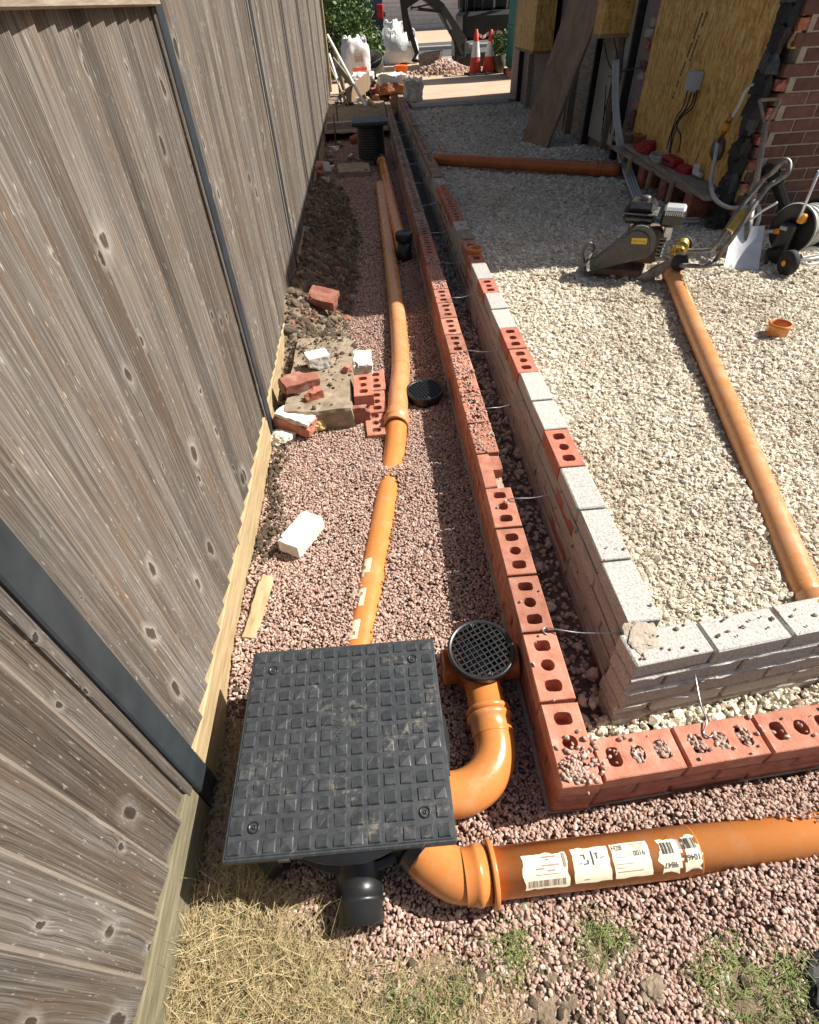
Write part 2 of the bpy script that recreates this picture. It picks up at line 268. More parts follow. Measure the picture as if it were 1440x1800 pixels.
# ------------------------------------------------------------------ mesh helpers
class MB:
    def __init__(s): s.v = []; s.f = []; s.smooth = []
    def add(s, vs, fs, smooth=False):
        k = len(s.v); s.v += [tuple(p) for p in vs]; s.f += [tuple(i+k for i in f) for f in fs]; s.smooth += [smooth]*len(fs); return s
    def box(s, lo, hi, mtx=None, bev=0.):
        x0, y0, z0 = lo; x1, y1, z1 = hi
        if bev <= 0:
            vs = [(x0, y0, z0), (x1, y0, z0), (x1, y1, z0), (x0, y1, z0), (x0, y0, z1), (x1, y0, z1), (x1, y1, z1), (x0, y1, z1)]
            fs = [(3, 2, 1, 0), (4, 5, 6, 7), (0, 1, 5, 4), (1, 2, 6, 5), (2, 3, 7, 6), (3, 0, 4, 7)]
        else:
            b = min(bev, (x1-x0)*.49, (y1-y0)*.49, (z1-z0)*.49)
            rg = lambda z, i: [(x0+i, y0+i, z), (x1-i, y0+i, z), (x1-i, y1-i, z), (x0+i, y1-i, z)]
            # rings with corner cut: use 8-gon outline
            def oc(z, i, cc): return [(x0+i+cc, y0+i, z), (x1-i-cc, y0+i, z), (x1-i, y0+i+cc, z), (x1-i, y1-i-cc, z), (x1-i-cc, y1-i, z), (x0+i+cc, y1-i, z), (x0+i, y1-i-cc, z), (x0+i, y0+i+cc, z)]
            vs = oc(z0, b, 0.0001)+oc(z0+b, 0, b)+oc(z1-b, 0, b)+oc(z1, b, 0.0001); fs = []
            for k in range(3):
                for i in range(8): j = (i+1) % 8; fs.append((k*8+i, k*8+j, k*8+8+j, k*8+8+i))
            fs += [tuple(range(7, -1, -1)), tuple(range(24, 32))]
        if mtx is not None: vs = [mtx @ Vector(p) for p in vs]
        return s.add(vs, fs)
    def tube(s, pts, r, seg=12, caps=True, smooth=True):
        pts = [Vector(p) for p in pts]; n_ = len(pts); rs = r if isinstance(r, (list, tuple)) else [r]*n_
        d0 = (pts[1]-pts[0]).normalized(); up = Vector((0, 0, 1)) if abs(d0.z) < .9 else Vector((1, 0, 0))
        a = d0.cross(up).normalized(); vs = []
        for i, p in enumerate(pts):
            d = (pts[min(i+1, n_-1)]-pts[max(i-1, 0)]).normalized(); a = (a-d*a.dot(d)).normalized(); b = d.cross(a)
            vs += [p+(a*math.cos(2*PI*k/seg)+b*math.sin(2*PI*k/seg))*rs[i] for k in range(seg)]
        fs = [(i*seg+k, i*seg+(k+1) % seg, (i+1)*seg+(k+1) % seg, (i+1)*seg+k) for i in range(n_-1) for k in range(seg)]
        fs = [f[::-1] for f in fs]; s.add(vs, fs, smooth)
        if caps:
            k0 = len(s.v)-len(vs); s.f += [tuple(k0+k for k in range(seg)), tuple(k0+(n_-1)*seg+k for k in reversed(range(seg)))]; s.smooth += [False]*2
        return s
    def lathe(s, prof, base=(0, 0, 0), axis=(0, 0, 1), seg=32, smooth=True, hint=None):
        """prof: (r, h) pairs along axis from base"""
        ax = Vector(axis).normalized(); base = Vector(base); up = Vector((0, 0, 1)) if abs(ax.z) < .9 else Vector((1, 0, 0))
        a = ax.cross(up).normalized(); b = ax.cross(a); vs = []
        for r, h in prof: vs += [base+ax*h+(a*math.cos(2*PI*k/seg)+b*math.sin(2*PI*k/seg))*max(r, 1e-5) for k in range(seg)]
        fs = [(i*seg+k, i*seg+(k+1) % seg, (i+1)*seg+(k+1) % seg, (i+1)*seg+k) for i in range(len(prof)-1) for k in range(seg)]
        return s.add(vs, fs, smooth)
    def prism(s, poly, z0, z1, mtx=None):
        k = len(poly); vs = [(x, y, z0) for x, y in poly]+[(x, y, z1) for x, y in poly]
        fs = [tuple(reversed(range(k))), tuple(range(k, 2*k))]+[(i, (i+1) % k, k+(i+1) % k, k+i) for i in range(k)]
        if mtx is not None: vs = [mtx @ Vector(p) for p in vs]
        return s.add(vs, fs)
    def mesh(s, name, off=(0, 0, 0)):
        me = bpy.data.meshes.new(name); o = Vector(off)
        me.from_pydata([tuple(Vector(p)-o) for p in s.v], [], s.f); me.update()
        me.polygons.foreach_set('use_smooth', s.smooth); return me

def link(name, me, m=None, parent=None, loc=None, rot=None):
    o = bpy.data.objects.new(name, me); C.objects.link(o)
    if m: 
        if not me.materials: me.materials.append(MATS[m])
    if parent is not None: o.parent = parent
    if loc is not None: o.location = loc
    if rot is not None: o.rotation_euler = rot
    return o
def tag(o, label, cat, group=None):
    o['label'] = label; o['category'] = cat
    if group: o['group'] = group
    return o
def thing(name, label, cat, loc=(0, 0, 0), rotz=0, group=None, rot=None):
    o = bpy.data.objects.new(name, None); C.objects.link(o); o.location = loc; o.rotation_euler = rot or (0, 0, rotz); o.empty_display_size = .1
    return tag(o, label, cat, group)
def wloc(p): # world offset of a parent chain (things built from world coordinates are never rotated)
    v = Vector((0, 0, 0))
    while p is not None: v += p.location; p = p.parent
    return v
def part(name, mb, m, parent, local=False):
    """one mesh part; mb in world coordinates unless local"""
    me = mb.mesh(name, (0, 0, 0) if local or parent is None else wloc(parent)); return link(name, me, m, parent)
def solo(name, mb, m, label, cat, group=None, loc=(0, 0, 0), rot=None):
    me = mb.mesh(name); return tag(link(name, me, m, None, loc, rot), label, cat, group)
def struct(name, mb, m, kind='structure'):
    o = link(name, mb.mesh(name), m); o['kind'] = kind; return o
def smooth_path(pts, k=6):
    pts = [Vector(p) for p in pts]; out = []
    for i in range(len(pts)-1):
        p0, p1, p2, p3 = pts[max(i-1, 0)], pts[i], pts[i+1], pts[min(i+2, len(pts)-1)]
        for j in range(k):
            t = j/k; out.append(.5*((2*p1)+(p2-p0)*t+(2*p0-5*p1+4*p2-p3)*t*t+(3*p1-p0-3*p2+p3)*t**3))
    return out+[pts[-1]]
def fbm(x, y, z=0., o=4): return noise.fractal((x, y, z), .9, 2., o)
def rough_box(sx, sy, sz, seed=0, amp=.004, div=5, chip=0., big=0.):
    """subdivided box with worn edges and knocked-off corners; origin at the middle of its base"""
    bm = bmesh.new(); bmesh.ops.create_cube(bm, size=1.); bmesh.ops.subdivide_edges(bm, edges=bm.edges[:], cuts=div, use_grid_fill=True)
    rnd = random.Random(seed); cs = [Vector((rnd.choice((-.5, .5)), rnd.choice((-.5, .5)), rnd.choice((-.5, .5, .5)))) for _ in range(3)]
    for v in bm.verts:
        p = v.co.copy(); q = Vector((p.x*sx, p.y*sy, p.z*sz)); edge = sum(abs(c) > .45 for c in p)
        n3 = noise.noise_vector(q*38+Vector((seed*7.1, seed*3.3, 0)))*amp
        if edge >= 2: q *= 1-.012*(edge-1)
        for i, cpt in enumerate(cs):
            d = (p-cpt).length; rr = chip*(.35+.3*i)
            if rr > 0 and d < rr: q += -Vector((cpt.x*sx, cpt.y*sy, cpt.z*sz))*(rr-d)/rr*.45
        if big: q += noise.noise_vector(q*9+Vector((seed*2.3, 0, seed)))*big
        q += n3; v.co = q+Vector((0, 0, sz/2))
    me = bpy.data.meshes.new('rough_box'); bm.to_mesh(me); bm.free(); return me

def blob(sx, sy, sz, seed=0, amp=.35):
    bm = bmesh.new(); bmesh.ops.create_icosphere(bm, subdivisions=4, radius=.5)
    for v in bm.verts:
        q = v.co.copy(); d = 1+amp*noise.fractal(q*2.2+Vector((seed*3.1, seed, 0)), .8, 2., 4)+.10*noise.fractal(q*9+Vector((seed, 0, 0)), .8, 2., 3); v.co = Vector((q.x*d*sx, q.y*d*sy, max(q.z*d, -.3)*sz+.3*sz))
    me = bpy.data.meshes.new('blob'); bm.to_mesh(me); bm.free(); return me

# ------------------------------------------------------------------ instanced stones (geometry nodes on a point mesh)
def scatter(name, P, rot, scl, m, sub=2, amp=.35, nscale=.9, smooth=True, variants=7, seed=0):
    me = bpy.data.meshes.new(name); me.from_pydata([tuple(p) for p in P], [], []); k = len(P)
    for nm, typ, arr, key in (('rot', 'FLOAT_VECTOR', rot, 'vector'), ('scl', 'FLOAT_VECTOR', scl, 'vector')):
        a = me.attributes.new(nm, typ, 'POINT'); a.data.foreach_set(key, np.asarray(arr, dtype=np.float32).ravel())
    a = me.attributes.new('idx', 'INT', 'POINT'); a.data.foreach_set('value', RNG.integers(0, variants, k).astype(np.int32))
    o = bpy.data.objects.new(name, me); C.objects.link(o); o['kind'] = 'stuff'; me.materials.append(MATS[m])
    ng = bpy.data.node_groups.new(name, 'GeometryNodeTree'); ng.interface.new_socket('Geometry', in_out='INPUT', socket_type='NodeSocketGeometry'); ng.interface.new_socket('Geometry', in_out='OUTPUT', socket_type='NodeSocketGeometry')
    nn, ll = ng.nodes, ng.links; gi, go = nn.new('NodeGroupInput'), nn.new('NodeGroupOutput'); jn = nn.new('GeometryNodeJoinGeometry')
    for i in range(variants):
        ic = nn.new('GeometryNodeMeshIcoSphere'); ic.inputs['Radius'].default_value = .5; ic.inputs['Subdivisions'].default_value = sub
        sp = nn.new('GeometryNodeSetPosition'); tx = nn.new('ShaderNodeTexNoise'); tx.noise_dimensions = '4D'
        tx.inputs['W'].default_value = 3.7*i+seed*11.3; tx.inputs['Scale'].default_value = nscale*2; tx.inputs['Detail'].default_value = 2
        pos = nn.new('GeometryNodeInputPosition'); ll.new(pos.outputs[0], tx.inputs['Vector'])
        sub_ = nn.new('ShaderNodeVectorMath'); sub_.operation = 'SUBTRACT'; sub_.inputs[1].default_value = (.5, .5, .5); ll.new(tx.outputs['Color'], sub_.inputs[0])
        sc = nn.new('ShaderNodeVectorMath'); sc.operation = 'SCALE'; sc.inputs['Scale'].default_value = amp*2; ll.new(sub_.outputs[0], sc.inputs[0])
        ll.new(ic.outputs[0], sp.inputs['Geometry']); ll.new(sc.outputs[0], sp.inputs['Offset'])
        sm = nn.new('GeometryNodeSetShadeSmooth'); sm.inputs['Shade Smooth'].default_value = smooth; ll.new(sp.outputs[0], sm.inputs[0])
        mt = nn.new('GeometryNodeSetMaterial'); mt.inputs['Material'].default_value = MATS[m]; ll.new(sm.outputs[0], mt.inputs[0])
        ti = nn.new('GeometryNodeGeometryToInstance'); ll.new(mt.outputs[0], ti.inputs[0]); ll.new(ti.outputs[0], jn.inputs[0])
    ip = nn.new('GeometryNodeInstanceOnPoints'); ll.new(gi.outputs[0], ip.inputs['Points']); ll.new(jn.outputs[0], ip.inputs['Instance']); ip.inputs['Pick Instance'].default_value = True
    def attr(nm, typ):
        a = nn.new('GeometryNodeInputNamedAttribute'); a.data_type = typ; a.inputs['Name'].default_value = nm
        return [q for q in a.outputs if q.enabled and q.name == 'Attribute'][0]
    e2r = nn.new('FunctionNodeEulerToRotation'); ll.new(attr('rot', 'FLOAT_VECTOR'), e2r.inputs[0]); ll.new(e2r.outputs[0], ip.inputs['Rotation'])
    ll.new(attr('scl', 'FLOAT_VECTOR'), ip.inputs['Scale']); ll.new(attr('idx', 'INT'), ip.inputs['Instance Index'])
    ll.new(ip.outputs[0], go.inputs[0]); md = o.modifiers.new('stones', 'NODES'); md.node_group = ng
    return o

# ================================================================== GROUND
FA = math.atan(.066)                     # the return walls run 4 degrees off square
def fx_front(x): return x*.066           # outer face of the front wall
def fence_x(y): return -.978-.009*y
def sstep(a, b, x): t = min(1, max(0, (x-a)/(b-a))); return t*t*(3-2*t)
def h_pink(x, y):
    z = .010*fbm(x*2.1, y*2.1, 3.)+.006*fbm(x*7, y*7, 9.)
    z += (.026+.046*sstep(.24, .36, x))*math.exp(-((y+.125-.03*x)/.13)**2)*sstep(-.36, -.16, x)     # banked against the labelled pipe
    z -= .035*sstep(-.62, -.80, x)*sstep(.42, .30, y)*sstep(-.16, -.02, y)  # hollow beside the chamber
    z += .034*math.exp(-((y-1.47)/.075)**2-((x+.38)/.13)**2)             # stones heaped over the pipe
    z += .03*sstep(1.2, .7, y)*sstep(-.35, -.55, x)*sstep(.35, .55, y)
    return z
def h_lime(x, y):
    z = .235+.016*fbm(x*1.3, y*1.3, 5.)+.009*fbm(x*5, y*5, 2.)
    z -= .045*sstep(3.2, 4.6, y)
    z += .11*math.exp(-((x-2.0)**2/.25+(y-6.7)**2/.12))                  # spill of stone by the leaning board
    return z
def grid(name, x0, x1, y0, y1, st, hf, m, keep=None):
    nx, ny = int((x1-x0)/st)+1, int((y1-y0)/st)+1; mb = MB(); vs = []
    for j in range(ny):
        for i in range(nx):
            x, y = x0+(x1-x0)*i/(nx-1), y0+(y1-y0)*j/(ny-1); vs.append((x, y, hf(x, y)))
    fs = [(j*nx+i, j*nx+i+1, (j+1)*nx+i+1, (j+1)*nx+i) for j in range(ny-1) for i in range(nx-1)]
    mb.add(vs, fs, True); return struct(name, mb, m)
struct('ground', MB().add([(-250, -60, -.16), (250, -60, -.16), (250, 330, -.16), (-250, 330, -.16)], [(0, 1, 2, 3)]), 'earth')
grid('gravel_bed', -1.12, .02, .0, 12.6, .04, lambda x, y: h_pink(x, y)-.012, 'bed_pink')
grid('gravel_apron', -1.12, 2.4, -1.2, .03, .04, lambda x, y: h_pink(x, y)-.014, 'bed_pink')
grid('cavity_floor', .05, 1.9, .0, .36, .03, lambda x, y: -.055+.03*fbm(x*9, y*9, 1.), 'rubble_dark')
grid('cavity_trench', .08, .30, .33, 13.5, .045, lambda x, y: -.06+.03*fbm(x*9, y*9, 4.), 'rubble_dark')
grid('limestone_bed', .33, 4.2, .36, 12.2, .06, lambda x, y: h_lime(x, y)-.004, 'bed_lime')

# ================================================================== BRICKS
BL, BW, BH = .215, .1025, .065
def perf_brick_mesh(seed, deep=.055):
    """three-hole brick, origin mid-base, length along Y"""
    rnd = random.Random(seed); mb = MB(); hw, hl, b = BW/2, BL/2, .0025
    vs, fs = [], []; seg = 16
    j = lambda s: rnd.uniform(-s, s)
    cells = [(-hl+b, -hl/3), (-hl/3, hl/3), (hl/3, hl-b)]
    for ci, (ya, yb) in enumerate(cells):
        cy = (ya+yb)/2+(.006 if ci == 0 else -.006 if ci == 2 else 0); k = len(vs)
        rx, ry, pw = (.0245, .0185, 3.6) if ci != 1 else (.0205, .0195, 2.)
        outer = []; inner = []
        hx_, hy_ = hw-b, (yb-ya)/2; per = [(hx_, -hy_+q*hy_/2) for q in range(4)]+[(hx_-q*hx_/2, hy_) for q in range(4)]+[(-hx_, hy_-q*hy_/2) for q in range(4)]+[(-hx_+q*hx_/2, -hy_) for q in range(4)]
        for ox, oy in per:
            a = math.atan2(oy/hy_, ox/hx_); ca, sa = math.cos(a), math.sin(a); outer.append((ox, (ya+yb)/2+oy, BH))
            q = (abs(ca)**pw+abs(sa)**pw)**(-1/pw); inner.append((ca*q*(rx+j(.0009)), cy+sa*q*(ry+j(.0009)), BH-abs(j(.0012))))
        vs += outer+inner+[(x, y, BH-deep) for x, y, z in inner]
        for t in range(seg):
            u = (t+1) % seg; fs += [(k+t, k+u, k+seg+u, k+seg+t), (k+seg+t, k+seg+u, k+2*seg+u, k+2*seg+t)]
        fs.append(tuple(k+2*seg+t for t in range(seg)))
    mb.add(vs, fs)
    k = [(-hw+b, -hl+b), (hw-b, -hl+b), (hw-b, hl-b), (-hw+b, hl-b)]; o = [(-hw, -hl), (hw, -hl), (hw, hl), (-hw, hl)]
    mb.add([(x, y, BH) for x, y in k]+[(x+j(.0008), y+j(.0008), BH-b) for x, y in o]+[(x, y, 0) for x, y in o],
           [f for i in range(4) for f in ((4+i, 4+(i+1) % 4, (i+1) % 4, i), (8+i, 8+(i+1) % 4, 4+(i+1) % 4, 4+i))]+[(11, 10, 9, 8)])
    return mb.mesh('brick')
def plain_brick_mesh(seed, L=BL, W=BW, H=BH):
    mb = MB().box((-W/2, -L/2, 0), (W/2, L/2, H), bev=.004); rnd = random.Random(seed)
    mb.v = [(x+rnd.uniform(-.0012, .0012), y+rnd.uniform(-.0012, .0012), z+rnd.uniform(-.001, .001)) for x, y, z in mb.v]; return mb.mesh('brick')
PERF = [perf_brick_mesh(i) for i in range(4)]; PERF_NEW = [perf_brick_mesh(i+10) for i in range(3)]; PLAIN = [plain_brick_mesh(i) for i in range(5)]
PERF_DUST = [perf_brick_mesh(i+110) for i in range(3)]; PLAIN_DUST = [plain_brick_mesh(i+140) for i in range(4)]
for me in PERF_DUST+PLAIN_DUST: me.materials.append(MATS['brick_dusty'])
PLAIN_TOP = [plain_brick_mesh(i+40) for i in range(3)]
CONC = [plain_brick_mesh(i+20, .228, .102, .066) for i in range(4)]; CONC_END = [plain_brick_mesh(60, .11, .102, .066)]
for me in PERF+PLAIN_TOP: me.materials.append(MATS['brick_top'])
for me in PERF_NEW: me.materials.append(MATS['brick_new'])
for me in PLAIN: me.materials.append(MATS['brick'])
for me in CONC+CONC_END: me.materials.append(MATS['concrete'])

# ---- outer facing wall: one L-shaped wall, three courses showing
ow = thing('brick_wall', 'low red facing-brick wall with perforated bricks on top, running beside the pink gravel', 'brick wall', (0, 0, 0))
YEND = 13.3; PITCH_B = .225
TOPZ = .2
mb = MB()
mb.box((.008, .008, -.16), (.0945, YEND-.01, .135)); part('mortar', mb, 'mortar', ow)
mb = MB(); mb.box((.1, .008, -.16), (1.9, .0945, .135), Matrix.Rotation(FA, 4, 'Z')); part('mortar', mb, 'mortar', ow)
mb = MB(); mb.box((-.012, -.002, -.16), (.112, YEND, .004)); part('footing', mb, 'mortar', ow)
mb = MB(); mb.box((.112, -.004, -.16), (1.9, .106, .008), Matrix.Rotation(FA, 4, 'Z')); part('footing', mb, 'mortar', ow)
GRAVEL_TOP = []      # wall-top stretches lying under loose gravel: (centre x, y0, y1)
missing = {5: .5}
k = 0; y = 0.
while y+BL < YEND:
    filled = (y > 1.30 and y < 2.05) or (2.95 < y < 3.75) or (4.3 < y < 5.0) or (5.9 < y < 6.6) or (7.2 < y < 7.6) or (8.6 < y < 9.1) or y > 10.2
    me = PERF[k % 4] if not filled or k % 3 else PLAIN_TOP[k % 3]
    if y > 4.2: me = PERF_DUST[k % 3] if not filled or k % 3 else PLAIN_DUST[k % 4]
    o = link('brick', me, None, ow, (BW/2+random.uniform(-.0015, .0015), y+BL/2, TOPZ-BH+random.uniform(-.001, .0012)), (0, 0, random.uniform(-.006, .006)+(PI if k % 2 else 0)))
    if k == 5:       # bat: only the outer half of this brick is left
        bpy.data.objects.remove(o); hb = plain_brick_mesh(70, BL, .055, .064); hb.materials.append(MATS['brick_top'])
        link('brick', hb, None, ow, (.0285, y+BL/2, TOPZ-BH)); link('brick', rough_box(.045, .09, .05, 3, .004), 'brick_top', ow, (.078, y+.17, TOPZ-BH-.001))
    if k == 15:
        o.rotation_euler.z += .02; o.location.x -= .006
    if filled: GRAVEL_TOP.append((BW/2, y, y+BL))
    y += PITCH_B; k += 1
for c in (1, 2):
    y = -.1125 if c == 1 else 0.; k = 0
    while y < YEND-.02:
        y0, y1 = max(y, 0.), min(y+BL, YEND)
        if y1-y0 > .2: link('brick', PLAIN[random.randrange(5)] if y0 < 7 else PLAIN_DUST[k % 4], None, ow, (BW/2+random.uniform(-.001, .001), (y0+y1)/2, TOPZ-BH-.075*c))
        elif y1-y0 > .05:
            hb = plain_brick_mesh(80+k, y1-y0, BW, BH); hb.materials.append(MATS['brick']); link('brick', hb, None, ow, (BW/2, (y0+y1)/2, TOPZ-BH-.075*c))
        y += PITCH_B; k += 1
RF = Matrix.Rotation(FA, 4, 'Z')
for c in range(3):
    x = .1125 if c != 1 else .0; x = .1125+(-.1125 if c == 1 else 0)+ (0 if c != 1 else .225)
    if c == 1:
        hb = plain_brick_mesh(90, .104, BW, BH); hb.materials.append(MATS['brick']); p = RF @ Vector((.1125+.052, BW/2, 0)); link('brick', hb, None, ow, (p.x, p.y, TOPZ-BH-.075), (0, 0, PI/2+FA))
    k = 0
    while x < 1.8:
        p = RF @ Vector((x+BL/2, BW/2+random.uniform(-.001, .001), 0)); me = PERF[(k+1) % 4] if c == 0 else PLAIN[random.randrange(5)]
        link('brick', me, None, ow, (p.x, p.y, TOPZ-BH-.075*c), (0, 0, PI/2+FA)); x += PITCH_B; k += 1

# ---- inner wall: concrete commons with some red perforated bricks let in
iw = thing('block_wall', 'inner wall of pale concrete bricks with red perforated bricks let in, edging the crushed limestone', 'block wall', (.28, .26, -.1))
IZ = .30
def inner_x(y): return .285-.0022*y
JOINTS = [(1059.6, 985.6, 'c'), (1019, 895, 'c'), (987.5, 820.6, 'c'), (956, 755, 'r'), (934, 704, 'c'), (912, 655, 'c'), (894, 613, 'r'), (878, 576, 'r'), (863, 543, 'c'), (851, 515, 'c'), (840, 490, 'r'), (828, 462, 'c'), (810, 425, 'r'), (802, 405, 'd'), (795, 388, 'c')]
ys = [at(a, b, IZ).y for a, b, _ in JOINTS]; kinds = [q for *_, q in JOINTS]
y = ys[-1]; seq = ['r', 'r', 'r', 'r', 'r', 'c', 'd', 'd', 'd', 'r', 'r', 'd', 'r', 'r', 'r', 'c', 'r', 'r', 'r', 'd', 'r', 'r', 'r', 'r', 'c', 'r', 'r', 'r', 'r', 'r', 'd', 'r', 'c', 'c', 'd', 'c', 'c']
for q in seq: y += .236; ys.append(y); kinds.append(q)
IEND = ys[-1]
mb = MB()
for j in range(24):
    ya, yb = .27+(IEND-.28)*j/24, .27+(IEND-.28)*(j+1)/24; x = inner_x((ya+yb)/2)
    mb.box((x+.006, ya, -.16), (x+.096, yb+.001, IZ-.07+.003))
part('mortar', mb, 'mortar', iw)
mb = MB()
for j in range(24):      # smeared bed joints on the cavity face
    ya, yb = .30+(IEND-.3)*j/24, .30+(IEND-.3)*(j+.93)/24; x = inner_x((ya+yb)/2)
    for c in range(5):
        z = IZ-.066-.075*c-.009; vs, fs = [], []; m_ = 14
        for i in range(m_+1):
            yy = ya+(yb-ya)*i/m_; w_ = .012+.075*max(0, fbm(yy*7, c*3.1, 7.)); t_ = .003+.008*max(0, fbm(yy*14, c*2.1, 1.))
            vs += [(x+.002, yy, z+.004), (x-t_, yy, z-.001), (x-t_*.6, yy, z-w_), (x+.002, yy, z-w_-.006)]
        fs = [(4*i+q, 4*i+q+1, 4*i+q+5, 4*i+q+4) for i in range(m_) for q in range(3)]; mb.add(vs, fs, True)
part('mortar_smear', mb, 'mortar_grey', iw)
base = Vector(iw.location)
y0 = at(1121, 1173, IZ).y+.10
for i, (y1, q) in enumerate(zip(ys, kinds)):
    L = y1-y0; x = inner_x((y0+y1)/2)+.051
    if i == 0: y0 = y1-.236; L = .236
    me = ((PERF_NEW if i < 21 else PERF_DUST)[i % 3] if q == 'r' else CONC[i % 4]) if i < 22 or q == 'r' else PLAIN_DUST[i % 4]
    o = link('brick', me, None, iw, Vector((x+random.uniform(-.002, .002), (y0+y1)/2, IZ-.066+random.uniform(-.002, .002)))-base, (0, 0, random.uniform(-.008, .008)))
    o.scale = (1, (L-.009)/(BL if q == 'r' or i >= 22 else .228), 1)
    if q == 'd':
        lump = rough_box(.10, L*.9, .014, i, .006, 6, big=.008); link('mortar_bed', lump, 'concrete_old', iw, Vector((x, (y0+y1)/2, IZ-.004))-base)
    y0 = y1
for c in range(1, 5):
    y = .275+(.118 if c % 2 else 0); k = 0
    while y+.228 < IEND:
        red = random.random() < (.16 if y < 3.2 else .35)
        me = (PLAIN[k % 5] if y < 5 else PLAIN_DUST[k % 4]) if red else CONC[random.randrange(4)]
        x = inner_x(y+.11)+.051
        link('brick', me, None, iw, Vector((x+random.uniform(-.002, .003), y+.114, IZ-.066-.075*c))-base); y += .236; k += 1
a, b = at(1121.4, 1173.5, IZ), at(1403, 1116, IZ)
IA = math.atan2(b.y-a.y, b.x-a.x); RI = Matrix.Translation((a.x, a.y, 0)) @ Matrix.Rotation(IA, 4, 'Z')
mb = MB().box((.006, .006, -.16), (1.6, .096, IZ-.068), RI); part('mortar', mb, 'mortar', iw)
for c in range(5):
    x = .0 if c % 2 == 0 else -.0
    if c % 2:
        p = RI @ Vector((.055, .051, IZ-.066-.075*c)); link('brick', CONC_END[0], None, iw, p-base, (0, 0, PI/2+IA)); x = .119
    k = 0
    while x < 1.5:
        p = RI @ Vector((x+.114, .051+random.uniform(-.003, .003)-.004*c, IZ-.066-.075*c+random.uniform(-.002, .002)))
        link('brick', CONC[(k+c) % 4], None, iw, p-base, (0, 0, PI/2+IA+random.uniform(-.008, .008))); x += .237; k += 1
mb = MB(); rr = random.Random(5)
for c in range(5):      # ragged bed joints on the front
    vs, fs = [], []; m_ = 70; z = IZ-.066-.075*c-.010
    for i in range(m_+1):
        xx = .0+1.5*i/m_; t_ = .004+.012*max(0, fbm(xx*12, c*3., 2.))+.004*c; w_ = .008+.010*max(0, fbm(xx*17, c*5., 8.))
        vs += [RI @ Vector(q) for q in ((xx, .004, z+.006), (xx, -t_, z+.003), (xx, -t_*.8, z-w_*.5), (xx, .004, z-w_))]
    fs = [(4*i+q, 4*i+q+1, 4*i+q+5, 4*i+q+4) for i in range(m_) for q in range(3)]; mb.add([tuple(v) for v in vs], fs, True)
part('mortar_smear', mb, 'mortar_white', iw)
ml = blob(.10, .085, .014, 33, .5); p = RI @ Vector((.055, .085, IZ-.004)); link('mortar_bed', ml, 'mortar', iw, p-base, (0, 0, .7))
# footing under both walls' corner
mb = MB(); 
# ---- stainless wall ties across the cavity
def tie(p0, p1, loop, i):
    p0, p1 = Vector(p0), Vector(p1); d = (p1-p0); sdv = d.normalized().cross(Vector((0, 0, 1)))*.012
    pts = [p0+sdv, p0-d*.06+Vector((0, 0, .004)), p0-sdv, p0+d*.18+Vector((0, 0, .008)), p0+d*.5+Vector((0, 0, -.006)), p1]
    t = thing('wall_tie', 'thin bent stainless wire tie bridging the cavity between the two walls', 'wall tie', tuple((p0+p1)/2), 0, 'wire ties across the wall cavity')
    part('wire', MB().tube(smooth_path(pts, 4), .0022, 6), 'galv', t)
tie_y = [.42, 1.02, 1.62, 2.2, 2.9, 3.55, 4.3, 5.1, 5.9, 6.8, 7.7, 8.7, 9.8]
for i, yy in enumerate(tie_y): tie((.075, yy+random.uniform(-.05, .05), TOPZ+.003), (inner_x(yy)+.004, yy+random.uniform(-.03, .08), TOPZ+.035), 0, i)
p0 = RF @ Vector((.42, .07, TOPZ+.003)); p1 = RI @ Vector((.20, -.008, .2)); tie(p0, p1, 0, 99)

# ================================================================== FENCE
fe = thing('timber_fence', 'tall weathered grey-brown feather-edge timber fence with dark steel posts', 'fence', (fence_x(2), 2, 0))
fb = Vector(fe.location)
posts = [-1.72, .14, 1.86, 3.88, 5.78, 7.66, 9.54, 11.42, 13.3]
def board_mesh(w_, h_, seed):
    # wedge section: thin near edge, thick far edge; local x = out of the fence, y along, z up
    rnd = random.Random(seed); t0, t1 = .003, .018; n_ = 10; vs, fs = [], []
    for i in range(n_+1):
        z = h_*i/n_; b = .0012*math.sin(i*1.3+seed)
        e = rnd.uniform(-.0008, .0008)
        vs += [(0, 0, z), (t0+b, 0, z), (t1+b, w_-.002+e, z), (t1+b-.002, w_+e, z), (0, w_, z)]
    for i in range(n_):
        for q in range(5): fs.append((5*i+q, 5*i+(q+1) % 5, 5*i+5+(q+1) % 5, 5*i+5+q))
    fs += [(4, 3, 2, 1, 0), tuple(5*n_+q for q in range(5))]
    m_ = MB().add(vs, [tuple(reversed(f)) for f in fs]); return m_
BM = {}
